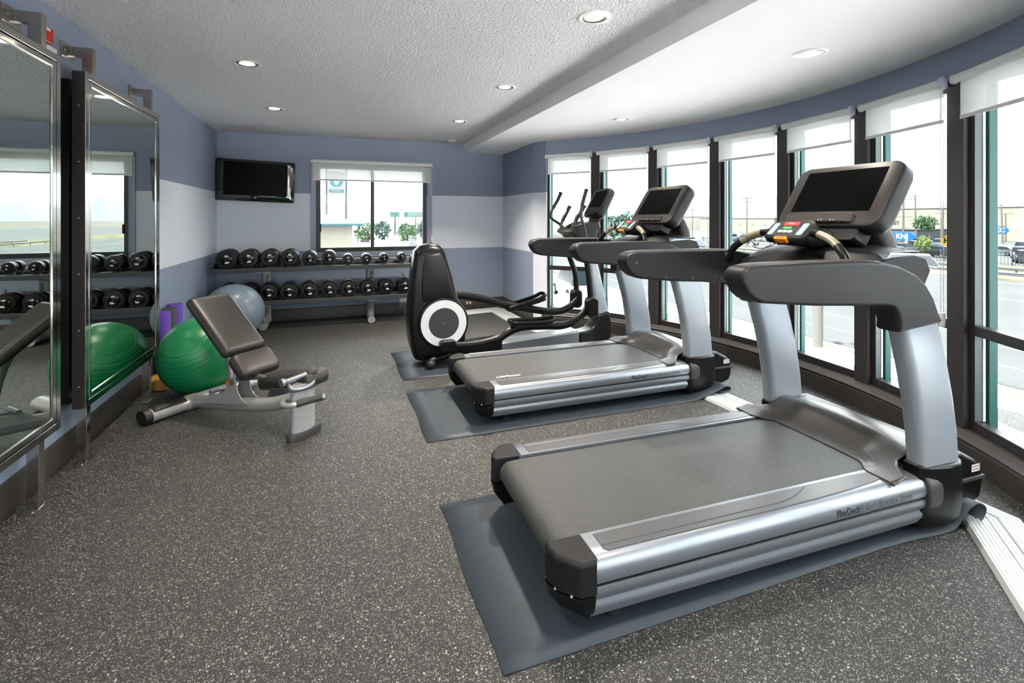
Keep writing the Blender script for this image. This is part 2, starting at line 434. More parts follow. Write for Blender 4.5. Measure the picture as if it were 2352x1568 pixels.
# windows of the curved bay
def pbox(mb, a0, a1, r0, r1, z0, z1):
    mb.rings([[pol(a0, r0, z), pol(a1, r0, z), pol(a1, r1, z), pol(a0, r1, z)] for z in (z0, z1)])
ZT0, ZT1 = .755, .815
def bay_window(k):
    """window k, counted from the far end of the bay; the pillar on its right side belongs to it"""
    al = A0-(k-2)*PITCH if k > 1 else 47.35  # left edge of the opening
    ar = A0-(k-1)*PITCH+PW                   # right edge
    e = thing('window_%d' % k, None, None); e['kind'] = 'structure'
    f = MB(); d = .5; r0, r1 = RW+.03, RW+.09
    pbox(f, al, al-d, r0, r1, .19, HB); pbox(f, ar+d*.55, ar, r0, r1, .19, HB)
    pbox(f, al-d, ar+d*.55, r0, r1, .19, .245); pbox(f, al-d, ar+d*.55, r0, r1, HB-.06, HB)
    pbox(f, al-d, ar+d*.55, r0, r1, ZT0, ZT1)
    obj('frame', f, 'winframe', e, bevel=.004)
    p = MB(); pbox(p, ar, ar-PW, RW-.005, RW+.14, .185, HB+.005)
    obj('pillar', p, 'winpillar', e, bevel=.006)
    j = MB(); pbox(j, al-d+.01, al-d-.03, RW+.034, RW+.074, .25, HB-.06)
    obj('jamb', j, 'jamb', e)
    g = MB(); pbox(g, al-d, al-d-.09, RW+.076, r1-.001, .25, ZT0); pbox(g, al-d, al-d-.09, RW+.076, r1-.001, ZT1, HB-.06)
    obj('glazing_bead', g, 'gasket', e)
    for z0, z1 in ((.235, ZT0+.01), (ZT1-.01, HB-.05)):
        q = MB(); pbox(q, al-d+.05, ar+d*.5, r1-.012, r1-.006, z0, z1)
        obj('pane', q, 'glass', e)
    t = MB(); pbox(t, al+PW-.2 if k > 1 else al-.1, al-.7, r1+.012, r1+.062, .1, HB+.1)
    obj('mullion_cover', t, 'teal', e, bevel=.005)
for k in range(1, 11): bay_window(k)

e = thing('window_11', None, None); e['kind'] = 'structure'
def frame_rect(mb, x0, x1, z0, z1, wd, y0, y1):
    yc, dy = (y0+y1)/2, y1-y0
    for a, b, c, d in ((x0, x0+wd, z0, z1), (x1-wd, x1, z0, z1), (x0+wd, x1-wd, z0, z0+wd), (x0+wd, x1-wd, z1-wd, z1)):
        mb.box(((a+b)/2, yc, (c+d)/2), (b-a, dy, d-c))
m = MB(); frame_rect(m, -.325, 1.44, .885, 2.33, .068, YB-.018, YB+.004); frame_rect(m, -.275, 1.39, .935, 2.28, .018, YB-.024, YB+.03)
obj('casing', m, 'casing', e, bevel=.003)
m = MB(); frame_rect(m, WX0, WX1, WZ0, WZ1, .062, YB+.01, YB+.07); m.box((.538, YB+.04, 1.6), (.05, .05, 1.2))
obj('frame', m, 'winframe', e, bevel=.004)
for x0, x1 in ((WX0+.05, .52), (.556, WX1-.05)):
    obj('pane', MB().box(((x0+x1)/2, YB+.045, 1.6), (x1-x0, .006, 1.2)), 'glass', e)
obj('latch', MB().box((WX0+.066, YB-.0, 1.32), (.022, .03, .12)), 'black', e, bevel=.004)

# ------------------------------------------------------------------ roller blinds
def blind(label, w, loc, rz, drop, chain_z, group=None, zr=2.302, beads=False, chain=True):
    t = thing('roller_blind', label, 'blind', loc, rz, group)
    obj('roller', MB().tube([(-w/2, 0, zr), (w/2-.012, 0, zr)], .026, 20, up=(0, 0, 1)), 'roller', t)
    f = MB(); rows = []
    for z in (zr-.005, zr-.1, drop+.02):
        rows.append([(-w/2+.022+(w-.045)*i/6, .018, z) for i in range(7)])
    obj('fabric', f.grid(rows), 'shade', t)
    obj('hem_bar', MB().box((0, .018, drop+.011), (w-.042, .007, .022)), 'roller', t, bevel=.002)
    obj('bracket', MB().prism(rrect(.058, .075, .02, cy=zr), 'x', w/2-.012, w/2+.004), 'bracket', t, bevel=.002)
    obj('bracket', MB().prism(rrect(.05, .06, .02, cy=zr), 'x', -w/2-.006, -w/2), 'bracket', t, bevel=.002)
    if chain:
        c = MB()
        for y in (-.012, .006):
            c.tube([(w/2-.004, y, zr-.02), (w/2-.004, y, chain_z)], .0013, 5, up=(1, 0, 0))
            if beads:
                for i in range(int((zr-chain_z)/.011)):
                    c.box((w/2-.004, y, chain_z+i*.011), (.0042, .0042, .0042))
        obj('chain', c, 'bracket', t)
        obj('chain_weight', MB().prism(rrect(.03, .09, .012, cy=chain_z-.01), 'x', w/2-.016, w/2+.004), 'white', t, bevel=.003)
    return t
ORD = ['first', 'second', 'third', 'fourth', 'fifth', 'sixth', 'seventh']
BL = ['white roller blind over first bay window beside painted wall column', 'white roller blind above screen of elliptical trainer, second bay window from back wall',
      'white roller blind above screen of rear treadmill, third bay window from back wall', 'white roller blind on fourth bay window from back wall, between the two treadmill screens',
      'white roller blind on fifth bay window, just above screen of front treadmill', 'white roller blind on sixth bay window with beaded chain hanging down pillar',
      'large white roller blind on seventh bay window, cut by edge of photo']
for k in range(1, 8):
    al = (A0-(k-2)*PITCH if k > 1 else 47.0)+.3; ar = A0-(k-1)*PITCH+PW-.35
    g = (al+ar)/2; wd = 2*(RW-.05)*math.sin(R(al-ar)/2)
    c = pol(g, (RW-.04)*math.cos(R(al-ar)/2))
    blind(BL[k-1], wd, (c.x, c.y, 0), R(g-90), 2.05, .83, 'blinds along the curved window wall', beads=k > 4, zr=2.296)
blind('wide white roller blind over back wall window above dumbbells', 1.755, (.556, YB-.055, 0), 0, 2.008, 1.15, zr=2.285)

# ------------------------------------------------------------------ recessed downlights
def downlight(label, x, y, z, power, dim=False):
    t = thing('recessed_downlight', label, 'ceiling light', (x, y, z), 0, 'recessed downlights')
    obj('trim_ring', MB().rings([[(r*math.cos(2*PI*k/40), r*math.sin(2*PI*k/40), h) for k in range(40)] for r, h in ((.078, .012), (.078, -.001), (.082, -.005), (.098, -.004), (.104, .001))], True, False), 'trim_ring', t)
    c = MB(); rr = []
    for r, h in ((.080, -.0008), (.076, .0), (.066, .0)): rr.append((r, h))
    # the can is a shallow dish set just below the ceiling plane's cut-out
    c.rings([[(r*math.cos(2*PI*k/40), r*math.sin(2*PI*k/40), h) for k in range(40)] for r, h in ((.079, -.003), (.07, -.0012), (.045, -.0008), (.001, -.0006))], True, False)
    obj('reflector', c, 'can', t)
    obj('lamp', MB().lathe([(.0, -.0045), (.03, -.004), (.05, -.0025), (.055, -.001)], n=28), 'dimbulb' if dim else 'bulb', t)
    L = bpy.data.lights.new('ceiling_area_light', 'AREA'); L.shape = 'DISK'; L.size = .12; L.energy = power
    L.color = (1, .90, .76); L.spread = R(110)
    lo = bpy.data.objects.new('ceiling_area_light', L); COL.objects.link(lo); lo.parent = t; lo.location = (0, 0, -.012)
DL = 13
for lab, x, y, z, p in (
    ('warm glowing recessed downlight nearest the mirrors on left ceiling', -.635, 4.25, ZC, DL*.5),
    ('recessed downlight on left ceiling nearest the wall television', -.617, 5.886, ZC, DL*.3),
    ('recessed downlight beside ceiling drop, middle one of its row of three', 1.455, 4.214, ZC, DL*2),
    ('recessed downlight beside ceiling drop, farthest of its row of three', 1.44, 5.876, ZC, DL*2),
    ('largest recessed downlight beside ceiling drop at top of photo', 1.449, 2.573, ZC, DL),
    ('oblong recessed downlight in lower ceiling above front treadmill', 2.875, 2.309, ZL, DL*.35),
    ('recessed downlight in lower ceiling near the far windows', 2.884, 4.531, ZL, DL*.35),
    ('warm recessed downlight seen only as reflection in nearest mirror', -.63, 2.59, ZC, DL*.6)):
    downlight(lab, x, y, z, p, z < ZC)
t = thing('smoke_detector', 'flat white round disc on ceiling near back wall', 'detector', (1.676, 7.31, ZC))
obj('body', MB().lathe([(.07, 0), (.072, -.012), (.06, -.024), (.0, -.026)], n=32), 'trim_ring', t)
for x, y in ((-.63, .93), (1.45, .93), (-.63, -.7), (1.45, -.7)):           # bare lamps added out of view, to brighten the far wall
    L = bpy.data.lights.new('ceiling_area_light', 'AREA'); L.shape = 'DISK'; L.size = .15; L.energy = DL; L.color = (1, .93, .82); L.spread = R(150)
    lo = bpy.data.objects.new('ceiling_area_light', L); COL.objects.link(lo); lo.location = (x, y, ZC-.012)

# ------------------------------------------------------------------ treadmills
def treadmill(label, loc, rz, logo):
    t = thing('treadmill', label, 'treadmill', loc, rz, 'treadmills facing the curved windows')
    W = .475
    # deck under the belt
    obj('deck', MB().box((1.0, 0, .165), (1.75, .64, .12)), 'black', t)
    # running belt round the rear roller
    prof = [(1.86, .262), (1.2, .262), (.6, .262), (.12, .262)]
    for k in range(1, 10):
        a = R(90+20*k); prof.append((.085+.058*math.cos(a), .204+.058*math.sin(a)))
    prof += [(.3, .146)]
    obj('belt', MB().rings([[(x, y, z) for x, z in prof] for y in (-.308, .308)], False, False), 'belt', t)
    if logo:
        b = MB(); b.text('LifeFitness', .046, at(.225, -.235, .2626), .0002, .35, 'LEFT', .0006)
        obj('belt_lettering', b, 'white_ink', t)['label'] = 'white script lettering on belt'
    obj('roller', MB().tube([(.085, -.325, .204), (.085, .325, .204)], .047, 20), 'silver', t)
    for s in (-1, 1):
        # side rail with the long groove
        cs = [(.322, .272), (.40, .272), (.438, .268), (.457, .255), (.467, .23), (.469, .205), (.464, .186), (.452, .181), (.452, .176), (.463, .172), (.465, .158), (.461, .137), (.45, .124), (.45, .117), (.456, .108), (.455, .09), (.44, .06), (.33, .058)]
        if s > 0: cs = cs[::-1]
        ra = obj('side_rail', MB().rings([[(x, s*y, z) for y, z in cs] for x in (.128, 1.83)]), 'silver', t, smooth=50)
        obj('rail_groove', MB().box((.98, s*.4545, .1765), (1.69, .008, .0062)), 'black', ra, smooth=None)
        g = [(.19, .338), (1.50, .338), (1.60, .345), (1.69, .372), (1.705, .384), (1.66, .398), (1.55, .413), (1.4, .423), (1.2, .43), (1.0, .432), (.205, .432), (.19, .42)]
        obj('foot_inlay', MB().prism([(x, s*y) for x, y in g], 'z', .268, .2745), 'tread', ra, bevel=.002)
        ln = [(.19, .405)] + [(1.0, .405)] + [(1.0+.22*k/6, .405-.058*(k/6)**2) for k in range(1, 7)]
        obj('inlay_line', MB().tube([(x, s*y, .2748) for x, y in ln], .0018, 5), 'slot' if s < 0 else 'silver', ra)
        # rear end cap, upper and lower half
        cp = [(0, .322), (-.005, .36), (.01, .41), (.055, .458), (.075, W), (.135, W), (.135, .322)]
        m = MB().rings([[(x+dx, s*(y-dy*(y > .33)), z) for x, y in cp] for z, dx, dy in ((.155, .004, 0), (.262, .004, .002), (.275, .012, .012))])
        ca = obj('end_cap', m, 'blackmatte', t, bevel=.006)
        m = MB().rings([[(x+dx*(x < .1), s*(y-dy*(y > .33)), z) for x, y in cp] for z, dx, dy in ((.045, .06, .045), (.10, .015, .012), (.150, .002, .003))])
        obj('lower_cap', m, 'black', ca, bevel=.004)
        m = MB()
        for x, y in ((.012, .400), (.05, .452)): m.sphere((x, s*y, .158), .006, seg=8)
        obj('cap_screw', m, 'silver', ca)
        # feet
        obj('foot', MB().lathe([(.035, 0.0035), (.035, .02), (.02, .03), (.015, .07)], at(.25, s*.37, 0), 16), 'rub', t)
        # black boot that carries the upright
        bo = [(1.79, .372), (1.79, .452), (1.84, .474), (1.94, .490), (2.035, .482), (2.09, .452), (2.09, .372)]
        rg = []
        for z, sc, dx in ((.028, .84, -.02), (.06, .95, -.006), (.14, 1, 0), (.24, .99, 0), (.316, .97, 0)):
            rg.append([(1.94+(x-1.94)*sc+dx, s*(.372+(y-.372)*sc), z+(.0 if z < .3 else (1.95-x)*.03)) for x, y in bo])
        obj('upright_boot', MB().rings(rg), 'black', t, bevel=.012)
        # collar where the rail meets the boot
        c2 = [(1.02*(y-.39)+.39, .165+1.05*(z-.165)) for y, z in ((.33, .272), (.40, .272), (.438, .268), (.457, .255), (.467, .23), (.469, .205), (.468, .165), (.462, .14), (.33, .12))]
        obj('rail_collar', MB().rings([[(x, s*(.39+(y-.39)*k_), z if k == 9 else .19+(z-.19)*min(k_, 1.1)) for y, z in c2] for k, (x, k_) in enumerate(((1.812, 1.08), (1.82, 1.18), (1.87, 1.22), (1.90, 1.16), (1.925, 1.0)))]), 'charcoal', t, bevel=.006)
        # upright
        pts = [(1.935, .30, .128), (1.922, .45, .128), (1.893, .62, .126), (1.846, .80, .125), (1.775, 1.02, .123)]
        rg = []
        for x, z, hw in pts:
            o = rrect(2*hw, .092, .034, 5)
            sl = .06
            rg.append([(x+u, s*.418+v, z+u*sl) for u, v in o])
        obj('upright', MB().rings(rg), 'silverw', t, smooth=60)
        # padded arm
        arm = [(.765, 1.205), (.77, 1.236), (.795, 1.257), (.84, 1.265), (1.15, 1.267), (1.42, 1.265), (1.54, 1.256), (1.645, 1.236), (1.74, 1.20), (1.812, 1.148), (1.862, 1.085), (1.893, 1.02), (1.907, .965), (1.642, .942), (1.636, .985), (1.622, 1.03), (1.60, 1.055), (1.56, 1.064), (1.15, 1.087), (.95, 1.105), (.87, 1.113), (.825, 1.128), (.792, 1.155)]
        yo, yi = s*.474, s*.362
        ym = (yo+yi)/2
        nin = []
        for i in range(len(arm)):
            a, b = Vector(arm[i-1]), Vector(arm[(i+1) % len(arm)])
            d = (b-a).normalized(); nin.append(Vector((d.y, -d.x)))       # inward for this clockwise outline
        rg = []
        for f, ins in ((0, .016), (.06, .006), (.16, .001), (.25, 0), (.85, 0), (.96, .004), (1, .012)):
            y = yo+(yi-yo)*f
            rg.append([(x+nin[i].x*ins, y, z+nin[i].y*ins) for i, (x, z) in enumerate(arm)])
        ar = obj('arm', MB().rings(rg), 'softblack', t, smooth=60, wn=True)
        pad = [(.80, 1.258), (.85, 1.266), (1.15, 1.269), (1.42, 1.267), (1.53, 1.26)]
        obj('arm_pad', MB().rings([[(x, ym-s*.045, z-.004), (x, ym-s*.03, z+.002), (x, ym+s*.03, z+.002), (x, ym+s*.045, z-.004)] for x, z in pad]), 'charcoal', ar)
        for x, z in ((.83, 1.205), (1.02, 1.12), (1.2, 1.108), (1.4, 1.096)):
            obj('arm_screw', MB().lathe([(.011, 0), (.011, .003), (.006, .004)], at(x, yi, z) @ rot(s*PI/2, 'X'), 14), 'charcoal', ar)
    # crest of the motor cover behind the belt
    P = []
    for i in range(49):
        v = -1+2*i/48; y = v*.462; av = abs(v)
        wf = min(1, max(0, (av-.52)/.24)); wf = wf*wf*(3-2*wf)
        x0 = (1.705-.03*v*v)*(1-wf)+1.612*wf
        x1 = 1.875-.02*v*v
        zc = .364-.022*av**3
        z0 = .266+.012*wf
        row = [(x0, y, z0-.012), (x0, y, z0)]
        for k in range(1, 7):
            f = k/6; row.append((x0+(x1-x0)*f, y, z0+(zc-z0)*(f**1.5)))
        row += [(x1+.05, y, zc+.006), (x1+.13, y, zc-.002-.01*av), (2.06, y, .345-.01*av), (2.10, y, .325)]
        row = [(x, y if x < 1.70 else y*(1-.2*min(1, (x-1.70)/.05)), z) for x, y, z in row]
        P.append(row)
    obj('motor_shroud', MB().grid(P), 'shroud', t, smooth=60, solid=.004)
    m = MB().prism([(1.9, .055), (2.2, .055), (2.262, .075), (2.282, .12), (2.287, .19), (2.278, .225), (2.235, .272), (2.13, .325), (1.9, .335)], 'y', -.43, .43)
    mc = obj('motor_cover', m, 'black', t, bevel=.02)
    obj('cover_seam', MB().prism([(1.9, .178), (2.291, .178), (2.293, .186), (2.284, .196), (1.9, .196)], 'y', -.436, .436), 'charcoal', mc, bevel=.003)
    obj('warning_label', MB().box((2.225, -.4306, .235), (.06, .001, .035)), 'warnlab', mc)
    obj('warning_lettering', MB().text('WARNING', .011, at(2.225, -.4313, .243) @ FACE_S, .0002).text('CAUTION', .011, at(2.225, -.4313, .228) @ FACE_S, .0002), 'ringred', mc)
    obj('transport_wheel', MB().tube([(2.05, -.42, .042), (2.05, -.36, .042)], .038, 18), 'rub', t)
    obj('transport_wheel', MB().tube([(2.05, .36, .042), (2.05, .42, .042)], .038, 18), 'rub', t)
    # lettering on the near rail
    obj('rail_lettering', MB().text('FlexDeck', .042, at(1.258, -.4695, .2125) @ FACE_S, .0003, 0, 'LEFT', .0009, .84), 'dark_ink', t)
    obj('rail_lettering', MB().text('\u00ae Shock Absorption System', .038, at(1.395, -.4695, .2125) @ FACE_S, .0003, 0, 'LEFT', .0003, .735), 'grey_ink', t)
    # bridge between the arms, cup holders, silver cap
    br = [(1.46, 1.10), (1.47, 1.17), (1.53, 1.235), (1.62, 1.275), (1.75, 1.30), (1.93, 1.31), (2.02, 1.29), (2.06, 1.22), (2.0, 1.12), (1.85, 1.08), (1.6, 1.07)]
    rg = []
    for y, k in ((-.37, .80), (-.30, .93), (-.18, 1), (.18, 1), (.30, .93), (.37, .80)):
        rg.append([(1.75+(x-1.75)*k, y, 1.10+(z-1.10)*k) for x, z in br])
    bb_ = obj('console_bridge', MB().rings(rg), 'blackmatte', t, smooth=50)
    for s in (-1, 1):
        obj('bridge_cap', MB().rings([[(x, s*y, z) for x, z in ((1.70, 1.255), (1.74, 1.288), (2.02, 1.275), (2.10, 1.215), (2.06, 1.20))] for y in (.21, .36)]), 'silver', bb_, bevel=.01)
        obj('holder_well', MB().prism(rrect(.24, .10, .04, cx=1.88, cy=s*.285), 'z', 1.27, 1.2885), 'black', bb_, bevel=.004)
    # control pod
    po = thing('control_pod', None, None); po.parent = t
    tp = at(1.525, 0, 1.385) @ rot(R(-42), 'Y')             # pod plane: local x up the slope, y across
    def pod(u, v, n): return tp @ Vector((u, v, n))
    rg = []
    for n_, k, sh in ((.012, .93, 0), (.006, 1, 0), (-.02, 1.02, 0), (-.06, .9, .02), (-.13, .62, .06), (-.17, .5, .1)):
        rg.append([pod(u*k+sh, v*k, n_) for u, v in rrect(.145, .262, .045, 6)])
    obj('pod_body', MB().rings(rg), 'blackmatte', po, smooth=50)
    obj('keypad', MB().rings([[pod(u, v, n_) for u, v in rrect(.112, .222, .03, 5)] for n_ in (.0115, .0135)]), 'charcoal', po)
    def key(u, v, du, dv, m_): obj('key', MB().rings([[pod(a, b, n_) for a, b in rrect(du, dv, min(du, dv)*.25, 3, u, v)] for n_ in (.013, .0158)]), m_, po)
    key(.036, 0, .030, .092, 'btnred'); key(.004, .008, .018, .052, 'btngreen')
    for v in (-.03, 0, .03): key(-.022, v+.006, .02, .026, 'btngrey')
    key(-.004, .088, .088, .034, 'btnblue'); key(-.004, -.088, .088, .034, 'btnblue')
    tx = tp @ Matrix(((0, 1, 0, 0), (-1, 0, 0, 0), (0, 0, 1, 0), (0, 0, 0, 1)))
    obj('key_lettering', MB().text('STOP', .015, tx @ at(0, .036, .0162), .0002), 'white_ink', po)
    obj('stop_clip', MB().rings([[pod(u, v, n_) for u, v in rrect(.022, .075, .007, 4, -.074, 0)] for n_ in (-.012, .02)]), 'orange', po, bevel=.003)
    obj('clip_slot', MB().rings([[pod(u, v, n_) for u, v in rrect(.010, .052, .004, 4, -.074, 0)] for n_ in (.018, .0215)]), 'orangedeep', po)
    # heart-rate grips from the pod down to the arms
    for s in (-1, 1):
        pts = cr([(1.53, s*.12, 1.375), (1.515, s*.19, 1.365), (1.50, s*.265, 1.335), (1.475, s*.33, 1.285), (1.46, s*.37, 1.225)], 5)
        gr = obj('grip', MB().tube(pts, .0195, 14), 'black', t)
        obj('pulse_sensor', MB().tube(pts[4:13], .0205, 14), 'sensor', gr)
        obj('grip_collar', MB().lathe([(.036, 0), (.036, .012), (.026, .022)], at(1.46, s*.372, 1.225) @ rot(s*PI/2, 'X'), 18), 'black', gr)
    # safety cord
    obj('safety_cord', MB().tube(cr([(1.45, .0, 1.325), (1.42, .04, 1.30), (1.43, .10, 1.285), (1.41, .13, 1.30), (1.44, .12, 1.315), (1.46, .16, 1.30), (1.48, .24, 1.345), (1.475, .27, 1.36)], 6), .0022, 6), 'black', t)
    # screen console
    tq = at(1.858, 0, 1.588) @ rot(R(-57), 'Y')          # local x up the screen, y across, z towards the runner
    def q(u, v, n_): return tq @ Vector((u, v, n_))
    rg = []
    for n_, k, du in ((.0, .965, 0), (-.006, .99, 0), (-.02, 1, 0), (-.075, 1, 0), (-.10, .96, 0), (-.125, .78, -.02)):
        rg.append([q(u*k+du, v*k, n_) for u, v in rrect(.405, .60, .07, 7, -.012, 0)])
    hd = obj('screen_housing', MB().rings(rg), 'softblack', t, smooth=50)
    obj('bezel', MB().rings([[q(u, v, n_) for u, v in rrect(.392-(n_ > .002)*.012, .582-(n_ > .002)*.012, .062, 7, -.012, 0)] for n_ in (-.003, .0, .004)]), 'bezel', hd)
    obj('screen', MB().rings([[q(u, v, n_) for u, v in rrect(.270, .452, .004, 2, .012, 0)] for n_ in (.002, .0052)]), 'screen', hd)
    obj('tray_lip', MB().rings([[q(u, v, n_) for u, v in rrect(.056*k, .40*k, .02*k, 5, -.172, .03)] for n_, k in ((-.01, 1.04), (.018, 1), (.024, .92))]), 'bezel', hd, bevel=.003)
    m = MB(); m.text('(  )', .018, tq @ Matrix(((0, 1, 0, 0), (-1, 0, 0, 0), (0, 0, 1, 0), (0, 0, 0, 1))) @ at(-.0, -.188, .0245), .0002)
    m.text('o   o', .014, tq @ Matrix(((0, 1, 0, 0), (-1, 0, 0, 0), (0, 0, 1, 0), (0, 0, 0, 1))) @ at(.07, -.188, .0245), .0002)
    obj('tray_marking', m, 'white_ink', hd)
    m = MB()
    for v, l in ((.17, .02), (.08, .02), (-.12, .03)): m.rings([[q(u, v_, n_) for u, v_ in rrect(.003, l, .001, 1, -.136, v)] for n_ in (.003, .0046)])
    obj('bezel_marking', m, 'grey_ink', hd)
    # neck
    rg = []
    for x, z, a_, b_ in ((2.02, 1.22, .10, .40), (2.02, 1.33, .09, .36), (2.0, 1.42, .08, .30), (1.95, 1.50, .06, .26)):
        rg.append([(x+u, v, z+u*.5) for u, v in rrect(a_, b_, .03, 4)])
    obj('console_neck', MB().rings(rg), 'charcoal', t, smooth=50)
    obj('under_panel', MB().rings([[q(u, v, n_) for u, v in rrect(.12, .40*k, .03, 4, -.225, 0)] for n_, k in ((-.11, 1), (-.02, .98))]), 'black', t, bevel=.004)
    obj('headphone_cable', MB().tube(cr([q(-.24, -.06, 0), q(-.26, -.07, .03), (1.72, -.09, 1.35), (1.75, -.1, 1.30)], 5), .003, 6), 'charcoal', t)
    return t
treadmill('front treadmill with grey belt and wide dark screen', (.72, 1.955, 0.004), R(-1.3), False)
treadmill('rear treadmill with script lettering on belt, beside elliptical trainer', (.905, 3.715, 0.004), R(.3), True)

# ------------------------------------------------------------------ machine mats
def floor_mat_thing(label, x0, x1, y0, y1, curl=None, skew=0.):
    """thin vinyl mat; with curl the front end turns up and rolls over"""
    th = .003; prof = [(x0, 0)]
    if curl:
        prof += [(x0+(x1-x0)*k/12, 0) for k in range(1, 12)]
        prof += [tuple(p[:2]) for p in cr([(x1+a, b, 0) for a, b in curl], 5)]
    else:
        prof += [(x0+(x1-x0)*k/6, 0) for k in range(1, 7)]
    n = 14
    m = MB(); rows = []
    for j in range(n+1):
        y = y0+(y1-y0)*j/n
        rows.append([(x+.006*math.sin(9*y)*(1 if i > len(prof)-2 or i == 0 else 0), y-(max(0, min(1, (x-x1+.25)/.45))*skew if curl else 0), z+th) for i, (x, z) in enumerate(prof)])
    o = obj('floor_mat', m.grid(rows), 'matt_mat', None, smooth=60, solid=.004)
    return tag(o, label, 'mat', 'grey mats under the machines')
floor_mat_thing('large grey vinyl mat under front treadmill with rolled-up front end', .50, 2.62, 1.468, 2.452, [(0, 0), (.06, .004), (.105, .022), (.145, .065), (.19, .098), (.25, .102), (.295, .07), (.275, .03), (.215, .004), (.165, .006), (.145, .035), (.165, .06)], .045)
floor_mat_thing('grey vinyl mat under rear treadmill with curled front corner', .565, 2.72, 3.165, 4.168, [(0, 0), (.05, .016), (.10, .03), (.20, .052), (.29, .078), (.335, .062), (.315, .038), (.24, .032)], 0)
floor_mat_thing('pale grey vinyl mat under elliptical trainer', .575, 1.75, 4.464, 5.441)

# ------------------------------------------------------------------ aluminium floor raceway
def raceway(label, pts, wd):
    P = [Vector((*p, 0)) for p in pts]; rings = []; slot = []
    for i, p in enumerate(P):
        d0 = (p-P[i-1]).normalized() if i else (P[1]-p).normalized()
        d1 = (P[i+1]-p).normalized() if i < len(P)-1 else d0
        n0, n1 = Vector((-d0.y, d0.x, 0)), Vector((-d1.y, d1.x, 0))
        b = (n0+n1).normalized(); b = b/max(.3, b.dot(n0))
        row = [(p+b*(wd/2), .001), (p+b*(wd/2-.012), .022)]
        nr = 13
        for k in range(nr):
            u = (wd/2-.016)-(wd-.032)*k/nr; v = (wd/2-.016)-(wd-.032)*(k+.72)/nr; z = .0245 if k != 8 else .0205
            row += [(p+b*u, z-.0025), (p+b*(u-.0008), z), (p+b*v, z), (p+b*(v-.0008), z-.0025)]
        row += [(p-b*(wd/2-.012), .022), (p-b*(wd/2), .001)]
        rings.append([(q.x, q.y, z) for q, z in row])
        slot.append([(p+b*(.022), p+b*(.017))])
    m = MB(); V = [[m.bm.verts.new(Vector(q)) for q in r] for r in rings]
    for a, b in zip(V, V[1:]):
        for i in range(len(a)-1): m.face((a[i], a[i+1], b[i+1], b[i]))
    t = obj('floor_raceway', m, 'alu', None, smooth=25)
    s = MB(); s.rings([[tuple(a+Vector((0, 0, .0248))), tuple(b+Vector((0, 0, .0248)))] for ((a, b),) in slot], False, False)
    obj('cover_joint', s, 'slot', t, smooth=None, solid=.0006)
    return tag(t, label, 'cable cover')
raceway('ribbed aluminium floor cable cover bending round behind machines by windows', [(1.70, 7.30), (2.42, 7.42), (2.42, 6.30), (2.86, 4.6), (2.92, 3.1), (2.955, 1.42), (2.29, .83)], .25)

